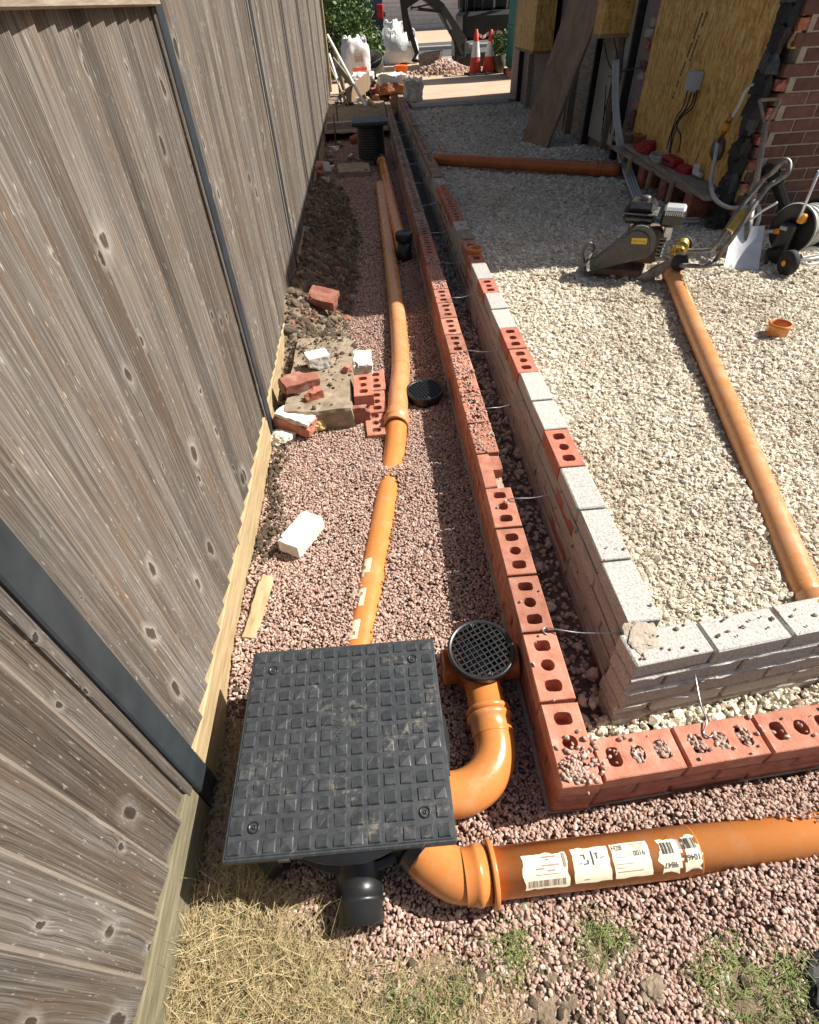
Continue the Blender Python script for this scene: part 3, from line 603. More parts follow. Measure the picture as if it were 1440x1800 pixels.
for bi in range(len(posts)-1):
    ya, yb = posts[bi]+.035, posts[bi+1]-.035; zb, zt = .145, 1.70 if bi == 1 else 1.80
    if bi == 1: zt = 1.66
    x = fence_x((ya+yb)/2); joined = MB(); yy = ya; k = 0
    cnt = round((yb-ya)/.098); wv = (yb-ya)/cnt
    if True:
        key = (round(wv, 3), round(zt, 2))
        if key not in BM: BM[key] = [board_mesh(wv+.012, zt-zb, s).mesh('board') for s in range(5)]
    for k in range(cnt):
        lo = Vector((fence_x(yy), yy, zb+random.uniform(-.004, .006)))
        if True: link('board', BM[key][random.randrange(5)], 'fence_wood', fe, lo-fb+Vector((random.uniform(-.0025, .002), 0, 0)), (0, 0, random.uniform(-.012, .012)))
        else: mm = board_mesh(wv+.012, zt-zb, k); joined.add([tuple(Vector(v)+lo) for v in mm.v], mm.f)
        yy += wv
        xa, xb = fence_x(ya), fence_x(yb)
    mb = MB().box((0, ya+.004, -.12), (.034, yb-.004, zb+.022), bev=.004); mb.v = [(v[0]+fence_x(v[1])-.012, v[1], v[2]) for v in mb.v]; part('gravel_board', mb, 'wood_green' if bi == 0 else 'wood_new', fe)
    mb = MB().box((-.03, ya, zt-.035), (.045, yb, zt+.02), bev=.004); mb.v = [(v[0]+fence_x(v[1]), v[1], v[2]) for v in mb.v]; part('capping_rail', mb, 'wood_grey', fe)
    for zr in (.3, 1.3):
        mb = MB().box((-.045, ya, zr), (-.002, yb, zr+.08)); mb.v = [(v[0]+fence_x(v[1]), v[1], v[2]) for v in mb.v]; part('back_rail', mb, 'wood_grey', fe)
    mb = MB().box((-.01, yb-.03, zb-.005), (.024, yb-.004, zt-.036), bev=.003); mb.v = [(v[0]+fence_x(v[1]), v[1], v[2]) for v in mb.v]; part('end_batten', mb, 'fence_wood', fe)
    mb = MB().box((.0, yb-.062, zb-.005), (.026, yb-.034, zt-.036), bev=.003)
for py in posts:
    x = fence_x(py); mb = MB()
    mb.box((x-.05, py-.036, -.15), (x+.030, py+.036, 1.83), bev=.004); part('post', mb, 'steel_dark', fe)

# ================================================================== DRAINAGE
RP = .056
def ring_profile(L, r, sock=None):
    return [(0, 0), (r, 0), (r, L), (0, L)]
def socket_prof(r):  # pushfit socket with ring-seal bulge, length ~ .11
    return [(r, -.012), (r+.004, -.006), (r+.0045, .03), (r+.006, .034), (r+.012, .042), (r+.0135, .052), (r+.012, .064), (r+.006, .072), (r+.006, .098), (r+.010, .1), (r+.010, .108), (r-.001, .108)]
# --- near chamber
CX, CY, CZ = -.548, .166, .235
mh = thing('drain_chamber', 'black plastic drain chamber with square chequered cover beside the fence', 'drain chamber', (CX, CY, 0))
ctr = Vector((CX+.02, CY-.03, 0))
mb = MB(); prof = [(.232, -.04), (.236, .0), (.236, .075), (.222, .085)]
for i in range(9): z = .088+i*.013; prof += [(.222, z), (.229, z+.003), (.229, z+.008), (.222, z+.011)]
prof += [(.222, .214), (.262, .2145), (.262, .224), (0, .224)]
mb.lathe(prof, ctr, seg=64); part('riser', mb, 'black_plastic', mh)
mb = MB().lathe([(.236, .066), (.252, .068), (.255, .074), (.252, .080), (.236, .082)], ctr, seg=64); part('rim', mb, 'black_plastic', mh)
HS = .270; PLT = CZ
mb = MB(); mb.box((CX-HS, CY-HS, PLT-.026), (CX+HS, CY+HS, PLT-.004), bev=.004); mb.box((CX-HS+.008, CY-HS+.008, PLT-.0045), (CX+HS-.008, CY+HS-.008, PLT-.001), bev=.002)
mb.box((CX-.14, CY-HS-.004, PLT-.024), (CX-.115, CY-HS+.01, PLT-.008)); mb.box((CX+HS-.008, CY-.12, PLT-.024), (CX+HS+.003, CY-.06, PLT-.010))
for i in range(13): # stiffening ribs under the plate
    xx = CX-HS+.02+i*.0417; mb.box((xx, CY-HS+.01, PLT-.036), (xx+.004, CY+HS-.01, PLT-.0255))
cov = part('cover', mb, 'cover_plastic', mh)
pitch = .0405; bolts = [(1, 1), (11, 1), (1, 11), (11, 11)]
studs = []
for sdn in range(4):  # raised squares with a twisted two-facet top
    a = .0152; hz = [(.0006, .0060), (.0010, .0014), (.0030, .0034), (.0004, .0072)][sdn]; t = .0122
    vs = [(-a, -a, 0), (a, -a, 0), (a, a, 0), (-a, a, 0), (-t, -t, .0036), (t, -t, hz[1]), (t, t, .0036), (-t, t, hz[0])]
    fs = [(0, 1, 5, 4), (1, 2, 6, 5), (2, 3, 7, 6), (3, 0, 4, 7), (4, 5, 6), (4, 6, 7)]
    me = MB().add(vs, fs).mesh('tread_stud'); me.materials.append(MATS['cover_plastic']); studs.append(me)
for i in range(13):
    for j in range(13):
        if (i, j) in bolts or (i == 6 and j in (6, 7, 8)): continue
        link('tread_stud', studs[random.choice((0, 1, 2, 3, 3))], None, cov, Vector((CX+(i-6)*pitch, CY+(j-6)*pitch, PLT-.0012))-wloc(cov), (0, 0, 0 if random.random() < .75 else PI/2))
for i, j in bolts:
    p = Vector((CX+(i-6)*pitch, CY+(j-6)*pitch, PLT-.001)); mb = MB().lathe([(.0135, 0), (.0135, .003), (.0105, .003), (.009, -.002), (.0055, -.002), (.005, .0012), (.002, .0015), (.0018, -.001), (0, -.001)], p, seg=20); part('bolt', mb, 'black_plastic', mh)
def text_mb(s, size, ext=0.):
    cu = bpy.data.curves.new('t', 'FONT'); cu.body = s; cu.size = size; cu.extrude = ext; cu.align_x = 'CENTER'; cu.align_y = 'CENTER'
    ob = bpy.data.objects.new('t', cu); C.objects.link(ob); dg = bpy.context.evaluated_depsgraph_get(); me = ob.evaluated_get(dg).to_mesh()
    out = MB().add([tuple(v.co) for v in me.vertices], [tuple(p.vertices) for p in me.polygons]); ob.evaluated_get(dg).to_mesh_clear(); bpy.data.objects.remove(ob); bpy.data.curves.remove(cu); return out
tm = text_mb('polypipe', .030, .0006); M_ = Matrix.Translation((CX-.006, CY+.03, PLT-.0004)) @ Matrix.Rotation(-PI/2, 4, 'Z')
tm.v = [tuple(M_ @ Vector(v)) for v in tm.v]; tm.lathe([(.0085, -.0005), (.0085, .0008), (.006, .0008), (.006, -.0005)], (CX-.006, CY+.11, PLT-.0005), seg=18); tm.lathe([(.003, -.0005), (.003, .0008), (0, .0008)], (CX-.006, CY+.11, PLT-.0005), seg=12)
part('lettering', tm, 'cover_plastic', mh)
def spigot(ang, ln, r, tilt=-.0, name='spigot', rim=True, z=.062):
    d = Vector((math.cos(ang), math.sin(ang), tilt)).normalized(); b = ctr+Vector((0, 0, z))+d*.20
    pr = [(r+.004, 0), (r+.004, ln*.35), (r, ln*.37), (r, ln*.62), (r+.004, ln*.64), (r+.004, ln*.70), (r-.001, ln*.72), (r-.001, ln), (r-.008, ln), (r-.008, .01), (0, .01)]
    part(name, MB().lathe(pr, b, d, 32), 'black_plastic', mh); return b+d*ln
spigot(-PI/2+.02, .150, RP+.001, -.10)
spigot(-PI*.79, .120, RP+.001, -.12)
e1 = spigot(-PI*.285, .082, RP+.009, .0, 'adaptor')
# --- elbow + labelled pipe
el = thing('drain_elbow', 'orange plastic drain elbow joining the chamber to the labelled pipe', 'pipe fitting', (-.33, -.11, 0))
pz = .062
ed = Vector((math.cos(-PI*.285), math.sin(-PI*.285), 0)); pa = [e1-ed*.02, e1+ed*.004, e1+ed*.030+Vector((.004, .002, 0)), Vector((-.285, -.1315, pz)), Vector((-.240, -.1385, pz)), Vector((-.205, -.1375, pz))]
part('bend', MB().tube(smooth_path(pa, 6), RP+.004, 36, False), 'drain_orange', el)
LP0, LP1 = Vector((-.215, -.1375, pz)), Vector((1.15, -.098, -.008)); LD = (LP1-LP0).normalized()
part('socket', MB().lathe([(RP+.006, -.03), (RP+.007, -.005), (RP+.011, .0), (RP+.011, .012), (RP+.008, .014), (RP+.008, .030), (RP+.004, .031)], LP0+LD*-.02, LD, 40), 'drain_orange', el)
part('collar', MB().lathe([(RP+.002, .018), (RP+.017, .019), (RP+.018, .022), (RP+.018, .028), (RP+.017, .031), (RP, .032)], LP0+LD*-.004, LD, 40), 'drain_orange', el)
lp = thing('drain_pipe', 'orange drain pipe with torn paper labels in front of the brick wall corner', 'pipe', tuple(LP0))
part('pipe', MB().lathe([(0, 0), (RP, .0), (RP, (LP1-LP0).length)], LP0, LD, 48), 'drain_orange', lp)
LU = Vector((0, 0, 1)); LS = LD.cross(LU).normalized()   # LS points to -Y (towards the viewer)
LU = LS.cross(LD)
def wrap(s, ang, off=.0009): # s metres along, ang radians from the crown towards the viewer
    r = RP+off; return LP0+LD*s+(LU*math.cos(ang)+LS*math.sin(ang))*r
def label_patch(s0, s1, a0, a1, seed, tear=0., m='paper'):
    mb = MB(); nx, ny = 14, 14; rnd = random.Random(seed); vs = []
    for j in range(ny+1):
        for i in range(nx+1):
            u, v_ = i/nx, j/ny; s = s0+(s1-s0)*u; a = a0+(a1-a0)*v_
            e = tear*fbm(u*3+seed, v_*3, 2.); s += e*.02*(1 if i in (0, nx) else .0); a += e*.25*(1 if j in (0, ny) else 0)
            vs.append(wrap(s, a, .0008+.0006*abs(fbm(u*4, v_*4, seed))))
    fs = [(j*(nx+1)+i, j*(nx+1)+i+1, (j+1)*(nx+1)+i+1, (j+1)*(nx+1)+i) for j in range(ny) for i in range(nx)]
    if tear > .8: fs = [f for k_, f in enumerate(fs) if abs((k_ % nx)-(nx*.62-(k_//nx)*.16)) > .8 or rnd.random() < .15]
    mb.add(vs, fs, True); return mb
def ink(lab, rects, m='ink'):
    mb = MB()
    for s0, s1, a0, a1 in rects:
        k_ = max(1, int(abs(a1-a0)/.12)); vs = []
        for i in range(k_+1): a = a0+(a1-a0)*i/k_; vs += [wrap(s0, a, .0022), wrap(s1, a, .0022)]
        mb.add(vs, [(2*i, 2*i+1, 2*i+3, 2*i+2) for i in range(k_)])
    return part('print', mb, m, lab)
def ink_text(lab, s, a, txt, size, flip=False, m='ink'):
    tm = text_mb(txt, size); sg = -1 if flip else 1
    tm.v = [tuple(wrap(s+sg*x, a-sg*y/RP, .0022)) for x, y, z in tm.v]; return part('print', tm, m, lab)
rr = random.Random(3)
A0, A1 = -.35, 1.0
def bars(s0, s1, a0, a1):
    out = []; s = s0
    while s < s1: wd = rr.choice((.0008, .0012, .002)); out.append((s, s+wd, a0, a1)); s += wd+rr.choice((.001, .0016, .0022))
    return out
L1 = part('label', label_patch(.090, .200, A0+.05, A1, 1, .3), 'paper', lp)
ink(L1, bars(.098, .192, .62, .88), 'ink_faded'); ink(L1, [(.19, .197, -.25, .25)]+[(.12+rr.random()*.05, .125+rr.random()*.06, a, a+.06) for a in (-.2, -.1, .0, .1, .2, .28)]+[(.12, .18, .42, .45)], 'ink_faded')
L2 = part('label', label_patch(.214, .306, A0, A1-.03, 2, .2), 'paper', lp)
ink(L2, [(.262, .2655, -.2, .3), (.272, .280, -.12, -.08), (.274, .277, -.08, .10), (.284, .294, .05, .08), (.236, .246, -.1, -.06), (.243, .246, -.06, .08), (.240, .252, .22, .26), (.250, .253, .1, .22), (.23, .236, .2, .23), (.235, .25, .8, .82)])
L3 = part('label', label_patch(.314, .408, A0-.02, A1-.04, 3, .15), 'paper', lp)
ink_text(L3, .330, -.18, 'H28', .0155); ink_text(L3, .382, .07, '0016', .0150)
ink(L3, [(.362, .40, -.28, -.25), (.37, .395, -.2, -.175), (.37, .392, -.13, -.11), (.318, .35, .14, .165), (.355, .362, .08, .1), (.32, .365, .38, .405), (.32, .34, .52, .54), (.32, .385, .66, .69)], 'ink_faded')
L4 = part('label', label_patch(.432, .535, A0+.02, A1, 4, .9), 'paper', lp)
ink(L4, bars(.44, .468, -.2, .22)+bars(.484, .528, -.28, .12), 'ink'); ink_text(L4, .512, .42, '10468', .0175, True); ink_text(L4, .456, .62, '9847', .0175, True)
part('pipe_band', MB().lathe([(RP+.0002, .535), (RP+.0012, .536), (RP+.0012, .538), (RP+.0002, .539)], LP0, LD, 40), 'drain_orange', lp)

# --- round gully with grate near the corner
def grate(parent, c, r, tiltx=0.):
    Mg = Matrix.Translation(c) @ Euler((tiltx, 0, .42)).to_matrix().to_4x4()
    mb = MB(); ring = [(r*.985, -.022), (r, -.012), (r, .0), (r*.985, .004), (r*.93, .005), (r*.90, .001), (r*.88, .001), (r*.88, -.018)]
    mb.lathe(ring, seg=56); mb.v = [tuple(Mg @ Vector(v)) for v in mb.v]; part('rim', mb, 'black_plastic', parent)
    mb = MB(); st = r*.163
    for i in range(-5, 6):
        d = i*st+st*.5*0; ln = math.sqrt(max(0, (r*.89)**2-d*d))
        if ln > .01:
            mb.box((d-.0022, -ln, -.012), (d+.0022, ln, .0)); mb.box((-ln, d-.0022, -.012), (ln, d+.0022, -.0004))
    mb.v = [tuple(Mg @ Vector(v)) for v in mb.v]; part('grid', mb, 'black_plastic', parent)
    for sg in (-1, 1): part('screw', MB().lathe([(.007, -.004), (.007, .0035), (.0045, .0045), (.004, .002), (0, .002)], Mg @ Vector((sg*.02, sg*r*.80, 0)), seg=14), 'steel_dark', parent)
    mb = MB().lathe([(r*.82, -.07), (0, -.071)], seg=32); mb.v = [tuple(Mg @ Vector(v)) for v in mb.v]; part('sump_shade', mb, 'black_matt', parent)  # black disc put in for the shade down under the grate
GC = Vector((-.128, .432, .150))
gu = thing('drain_gully', 'orange drain gully with round black grate by the brick wall corner', 'gully', (GC.x, GC.y, 0))
grate(gu, GC, .105, .04)
part('body', MB().lathe([(.080, 0), (.088, .02), (.092, .085), (.094, .125), (.098, .138), (.092, .138), (.088, .05), (.0, .05)], (GC.x, GC.y, -.01), seg=40), 'drain_dark', gu)
for sg in (-1, 1): part('inlet', MB().lathe([(0, .06), (RP, .06), (RP, .115), (RP+.002, .118), (RP-.004, .122), (RP-.005, .07)], (GC.x, GC.y, .062), (sg, -.03, 0), 32), 'drain_dark', gu)
ax0 = Vector((GC.x-.004, GC.y-.06, .062)); gd = Vector((.03, -1, 0)).normalized()
part('outlet', MB().lathe([(RP, 0), (RP, .09), (RP+.006, .093), (RP+.012, .099), (RP+.0125, .106), (RP+.008, .112), (RP+.004, .113)], ax0, gd, 40), 'drain_orange', gu)
be = thing('drain_bend', 'glossy orange swept bend between the grated gully and the black chamber', 'pipe fitting', (-.13, .2, 0))
b0 = ax0+gd*.113
part('socket', MB().lathe([(RP+.003, 0), (RP+.012, .004), (RP+.0135, .012), (RP+.010, .020), (RP+.005, .026), (RP+.005, .062), (RP+.006, .066), (RP+.001, .068)], b0, gd, 40), 'drain_orange', be)
pts = [b0+gd*.05]; rad = .135; cc = b0+gd*.075+Vector((-rad, 0, 0))
for i in range(13): a = -PI/2*i/12; pts.append(cc+Vector((math.cos(a)*rad, math.sin(a)*rad, 0)))
pts.append(pts[-1]+Vector((-.06, .0, 0)))
part('bend', MB().tube(smooth_path(pts, 3), RP+.003, 40, False), 'drain_orange', be)
# --- second gully further along
G2 = Vector((-.152, 2.12, .058)); gu2 = thing('drain_gully', 'black round grated gully standing in gravel halfway along the brick wall', 'gully', (G2.x, G2.y, 0))
grate(gu2, G2, .105, .02); part('body', MB().lathe([(.085, -.06), (.088, -.03), (.098, .040), (.094, .045), (.088, -.02), (0, -.02)], (G2.x, G2.y, 0), seg=40), 'black_plastic', gu2)
# --- rodding point with black cap at the end of the second pipe
RC = at(712, 455, .0); rp = thing('capped_drain_end', 'upright black capped drain end standing beside the brick wall', 'drain cap', (RC.x, RC.y, 0))
part('body', MB().lathe([(.058, -.03), (.060, .0), (.060, .155), (.0, .155)], (RC.x, RC.y, 0), seg=36), 'black_plastic', rp)
part('cap', MB().lathe([(.060, .150), (.072, .152), (.074, .160), (.074, .205), (.070, .212), (.062, .213), (.058, .207), (0, .207)], (RC.x, RC.y, 0), seg=36), 'black_plastic', rp)
# --- long pipes in the pink gravel
PIPES = []   # (points, radius) used to keep stones out of the pipes
def long_pipe(label, pts, m, sock=(), r=RP, k=8):
    pts = [Vector(p) for p in pts]; t = thing('drain_pipe', label, 'pipe', tuple(pts[0])); sp = smooth_path(pts, k)
    part('pipe', MB().tube(sp, r, 36), m, t); PIPES.append((np.array([tuple(p) for p in sp]), r))
    for s0, d in sock: part('socket', MB().lathe(socket_prof(r), s0, d, 36), m, t)
    return t
Z1 = .012
A_ = [(-.548, .44, -.018), (-.490, .80, -.026), (-.425, 1.20, -.034), (-.385, 1.45, -.034), (-.352, 1.65, -.026), (-.333, 1.80, -.006), (-.319, 1.93, .018)]
q0 = Vector((-.318, 1.93, .020)); dirn = Vector((-.16, -1, 0)).normalized()
long_pipe('orange drain pipe half sunk in pink gravel with scraps of label', A_, 'drain_orange')
long_pipe('long dusty orange drain pipe with a socket along the pink gravel bed', [(-.322, 1.90, .018), (-.300, 2.12, .03), (-.268, 2.45, .034), (-.252, 3.0, .030), (-.250, 3.6, .026), (-.252, 4.6, .02), (-.255, 5.6, .02), (-.258, 6.75, .03)], 'drain_dusty', [(Vector((-.3165, 1.96, .021)), Vector((-.12, -1, -.05)).normalized())])
FC = at(655, 288, .0)
long_pipe('orange drain pipe running from the far black chamber to the capped end', [(FC.x+.13, FC.y-.16, .055), (-.175, 6.6, .05), (-.155, 5.5, .045), (RC.x-.012, RC.y+.05, .045)], 'drain_orange', [(Vector((FC.x+.125, FC.y-.30, .055)), Vector((-.02, 1, 0)))])
scr = MB()
for s, e, o_ in ((.86, .95, -.020), (.72, .80, -.022), (.58, .66, -.030)):
    for j in range(5):
        y_ = s+(e-s)*j/5; t = (y_-.44)/(.8-.44) if y_ < .8 else None
        cx = np.interp(y_, [p[1] for p in A_], [p[0] for p in A_]); cz = np.interp(y_, [p[1] for p in A_], [p[2] for p in A_])
        for a in (-.62, -.42, -.25):
            if random.random() < .22: continue
            vs = [(cx+math.sin(q)*(RP+.001), yy, cz+math.cos(q)*(RP+.001)) for yy in (y_, y_+(e-s)/5) for q in (a, a+.1, a+.2)]
            scr.add(vs, [(0, 1, 4, 3), (1, 2, 5, 4)])
part('label', scr, 'paper', [o for o in C.objects if o.name.startswith('drain_pipe') and 'scraps' in o.get('label', '')][0])
# --- pipe lying on the limestone, far pipe, loose rings
pA, pB = at(1180, 476, .30), at(1436, 1062, .25)
long_pipe('dusty orange drain pipe lying on the crushed limestone below the plate compactor', [pA, pA.lerp(pB, .3)+Vector((0, 0, -.012)), pA.lerp(pB, .65)+Vector((0, 0, -.012)), pB+Vector((0, 0, -.025))], 'drain_dusty', [(pA+(pB-pA)*.03, (pA-pB).normalized()), (pB+(pB-pA).normalized()*-.02, (pB-pA).normalized())], .046)
pA, pB = at(765, 279, .27), at(1090, 299, .27)
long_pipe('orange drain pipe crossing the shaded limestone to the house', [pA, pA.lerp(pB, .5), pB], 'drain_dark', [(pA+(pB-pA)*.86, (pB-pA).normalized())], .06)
def ring(p, r, h, label, m='drain_orange'):
    solo('pipe_ring', MB().lathe([(r*.94, 0), (r, .004), (r, h*.6), (r*1.05, h*.68), (r*1.05, h), (r*.93, h), (r*.92, h*.6), (r*.90, .006), (0, .006)], seg=36), m, label, 'pipe coupling', loc=p)
p = at(1364, 588, h_lime(1.8, 2.2)+.002); ring(p, .052, .065, 'short brown pipe ring standing alone on sunlit crushed limestone')
p = at(830, 443, IZ+.003); ring((inner_x(p.y)+.055, p.y, IZ+.001), .054, .030, 'shallow orange pipe ring resting on a red brick of the inner wall')

# ---- far chamber
FZ = .47
fc = thing('drain_chamber', 'tall narrow black drain chamber with square lid near the capped drain end', 'drain chamber', (FC.x, FC.y, 0))
prof = [(.205, -.05), (.21, .05), (.185, .06)]
for i in range(12): z = .065+i*.028; prof += [(.178, z), (.185, z+.006), (.185, z+.018), (.178, z+.024)]
prof += [(.178, .41), (.20, .412), (.20, .44), (0, .44)]
part('shaft', MB().lathe(prof, (FC.x, FC.y+.1, 0), seg=40), 'black_plastic', fc)
part('lid', MB().box((FC.x-.235, FC.y-.14, .44), (FC.x+.235, FC.y+.33, .485), bev=.01), 'cover_plastic', fc)
part('inlet', MB().lathe([(.075, 0), (.075, .14), (.066, .14), (.066, .02), (0, .02)], (FC.x+.10, FC.y-.03, .055), (.05, -1, 0), 28), 'black_plastic', fc)

# ================================================================== GRAVEL
pip = [(P_, r) for P_, r in PIPES]+[(np.array([tuple(LP0+LD*t) for t in np.linspace(0, 1.3, 30)]), RP)]
pip.append((np.array([tuple(p) for p in smooth_path(pts, 3)]), RP+.003)); pip.append((np.array([tuple(ax0+gd*t) for t in np.linspace(0, .2, 8)]), RP+.004))
pip.append((np.array([tuple(p) for p in smooth_path(pa, 6)]), RP+.006)); pip.append((np.array([(-.517, -.02-.02*i, .055) for i in range(11)]), RP))
def clear(P, rad):
    ok = np.ones(len(P), bool)
    for Q, r in pip:
        a, b = Q[:-1], Q[1:]; lo, hi = Q.min(0)-.2, Q.max(0)+.2; idx = np.where(((P > lo) & (P < hi)).all(1))[0]
        for c0 in range(0, len(idx), 4000):
            ii = idx[c0:c0+4000]; p = P[ii][:, None, :]; ab = b-a; t = np.clip(((p-a)*ab).sum(2)/(ab*ab).sum(1), 0, 1); d = np.linalg.norm(p-(a+ab*t[..., None]), axis=2).min(1); ok[ii[d < r+rad*.75]] = False
    return ok
def circ_clear(P, c, r): return (np.hypot(P[:, 0]-c[0], P[:, 1]-c[1]) > r)
def rot_for(k, lay=.5): return np.stack([RNG.normal(0, lay, k), RNG.normal(0, lay, k), RNG.uniform(0, 6.28, k)], 1)
def soil_h(x, y):
    """soil spoil heaped along the fence"""
    d = x-fence_x(y); w_ = .50+.07*math.sin(y*1.7)-.06*sstep(6.2, 7.2, y)
    env = (.35*sstep(1.75, 2.0, y)+.65*sstep(2.5, 3.1, y))*sstep(7.6, 6.3, y)
    z = (.17+.05*math.sin(y*2.3+1))*env*max(0, 1-(d/w_)**2)+.03*env*fbm(x*7, y*7, 1.)-.04
    return z+.05*sstep(.55, 0, d/w_)*env
def pink_pts(n_, x0, x1, y0, y1):
    x = RNG.uniform(x0, x1, n_); y = RNG.uniform(y0, y1, n_); return x, y
X, Y = [], []
for n_, x0, x1, y0, y1 in ((29000, -.98, 1.25, -.46, .0), (2000, .0, 1.3, 0., .09), (54000, -.98, -.004, 0, 2.2), (24000, -.98, -.004, 2.2, 4.2), (14000, -.85, -.004, 4.2, 7.6), (4000, -1.0, -.004, 7.6, 11)):
    a, b = pink_pts(n_, x0, x1, y0, y1); X.append(a); Y.append(b)
X = np.concatenate(X); Y = np.concatenate(Y)
keep = (Y < -.012+np.minimum(0, 0)+0*X) | (X < -.012) | (Y < X*.066-.012); keep &= ~((X > -.004) & (Y > X*.066-.010))
keep &= X > (-.978-.009*Y+.03)
X, Y = X[keep], Y[keep]; Zs = np.array([h_pink(a, b) for a, b in zip(X, Y)])
ln = np.clip(RNG.lognormal(0, .22, len(X)), .6, 1.9)*.0107*np.where(Y > 4.2, 1.3, 1.)
Zs = Zs+RNG.uniform(-.008, .004, len(X)); P_ = np.stack([X, Y, Zs], 1)
ok = clear(P_, .007) & circ_clear(P_, (ctr.x, ctr.y), .232) & circ_clear(P_, GC, .082) & circ_clear(P_, G2, .088) & circ_clear(P_, RC, .06)
ok &= np.array([soil_h(a, b) < z+.004 for a, b, z in P_])
P_, ln = P_[ok], ln[ok]; k = len(P_)
scatter('pink_gravel', P_, rot_for(k, .45), np.stack([ln, ln*RNG.uniform(.52, .85, k), ln*RNG.uniform(.42, .65, k)], 1), 'pebble_pink', 2, .26, .9, True, 8, 1)
# stones on the walls, in the frogs and heaped at the corner
T = []
for cx, y0_, y1_ in GRAVEL_TOP:
    for _ in range(int(120 if y0_ < 4 else 60)): T.append((cx+RNG.uniform(-.048, .048), RNG.uniform(y0_, y1_), TOPZ+RNG.uniform(-.002, .005)))
for _ in range(170): # the corner
    a, b = RNG.normal(.055, .028), RNG.normal(.04, .028)
    if 0 < a < .13 and .005 < b < .13: T.append((a, b, TOPZ+RNG.uniform(.0, .006)))
for hx, cnt in ((.154, 3), (.220, 60), (.286, 62), (.379, 60), (.445, 55), (.511, 60), (.604, 3), (.67, 3)):   # front wall holes filled up
    for _ in range(cnt): p = RF @ Vector((hx+np.clip(RNG.normal(0, .009), -.016, .016), BW/2+np.clip(RNG.normal(0, .011), -.020, .020), TOPZ+RNG.uniform(-.012, .002))); T.append(tuple(p))
for _ in range(45): p = RF @ Vector((RNG.uniform(.1, 1.2), RNG.uniform(.004, .098), TOPZ+.004)); T.append(tuple(p))
for yy in np.arange(0, 4, .075):
    for _ in range(RNG.integers(0, 4)): T.append((BW/2+RNG.normal(0, .014), yy+RNG.normal(0, .010), TOPZ-.040+RNG.uniform(0, .012)))
for _ in range(40): T.append((RNG.uniform(.006, .098), RNG.uniform(0, 5), TOPZ+.004))
for _ in range(55): p = RI @ Vector((RNG.uniform(.02, 1.2), RNG.uniform(.01, .095), IZ+.004)); T.append(tuple(p))
for _ in range(9): T.append((inner_x(1.)+RNG.uniform(.01, .1), RNG.uniform(.3, .7), IZ+.004))
for _ in range(200): T.append((inner_x(4.6)+RNG.uniform(.01, .1), RNG.uniform(3.6, 6.2), IZ+.004))
T = np.array(T); k = len(T); ln = np.clip(RNG.lognormal(0, .28, k), .5, 1.5)*.0108
scatter('spilled_gravel', T, rot_for(k, .6), np.stack([ln, ln*RNG.uniform(.6, .9, k), ln*RNG.uniform(.5, .75, k)], 1), 'pebble_pink', 2, .22, .9, True, 5, 2)
# limestone
def lime(n_, x0, x1, y0, y1, size, sig, jit=.012):
    x = RNG.uniform(x0, x1, n_); y = RNG.uniform(y0, y1, n_); kp = (x > .392-.0022*y) & ((y > a_lim(x))); x, y = x[kp], y[kp]
    z = np.array([h_lime(a, b) for a, b in zip(x, y)])+RNG.uniform(-jit*.5, jit*.25, len(x)); s = np.clip(RNG.lognormal(0, sig, len(x)), .4, 3.0)*size; return np.stack([x, y, z], 1), s
def a_lim(x): return a.y+(x-a.x)*math.tan(IA)+.112
a = at(1121.4, 1173.5, IZ)
G = [lime(22000, .36, 1.5, .36, 1.6, .0110, .6), lime(27000, .36, 2.6, 1.6, 2.9, .0135, .58), lime(21000, .36, 3.1, 2.9, 4.6, .017, .55), lime(13000, .3, 2.7, 4.6, 8, .030, .38), lime(5000, .3, 2.7, 8, 11.3, .042, .3), lime(600, .36, 2.4, .4, 4.5, .030, .28, .006), lime(14000, 1.5, 3.4, .36, 1.6, .0135, .5), lime(6000, 2.6, 3.6, 1.6, 3.2, .016, .5), lime(34000, .36, 2.2, .36, 2.6, .0062, .4, .006)]
P_ = np.concatenate([q[0] for q in G]); ln = np.concatenate([q[1] for q in G]); pip = [(Q, r) for Q, r in PIPES[-2:]]
ok = clear(P_, .012); P_, ln = P_[ok], ln[ok]; k = len(P_)
scatter('limestone_chippings', P_, rot_for(k, .5), np.stack([ln, ln*RNG.uniform(.6, .95, k), ln*RNG.uniform(.30, .55, k)], 1), 'pebble_lime', 1, .34, .9, False, 9, 3)
# rubble between the two front walls and down the cavity
n_ = 2600; x = RNG.uniform(.12, 1.5, n_); yq = RNG.uniform(0, 1, n_); y = x*.066+.115+yq*(.125); P_ = np.stack([x, y, -.04+RNG.uniform(-.01, .025, n_)], 1)
n2 = 2200; x2 = RNG.uniform(.115, .275, n2); y2 = RNG.uniform(.15, 5., n2); P_ = np.concatenate([P_, np.stack([x2, y2, -.05+RNG.uniform(-.01, .02, n2)], 1)]); k = len(P_); ln = np.clip(RNG.lognormal(0, .45, k), .5, 3.2)*.017
scatter('cavity_rubble', P_, rot_for(k, .7), np.stack([ln, ln*RNG.uniform(.6, .95, k), ln*RNG.uniform(.5, .8, k)], 1), 'pebble_lime', 1, .34, .9, False, 6, 5)

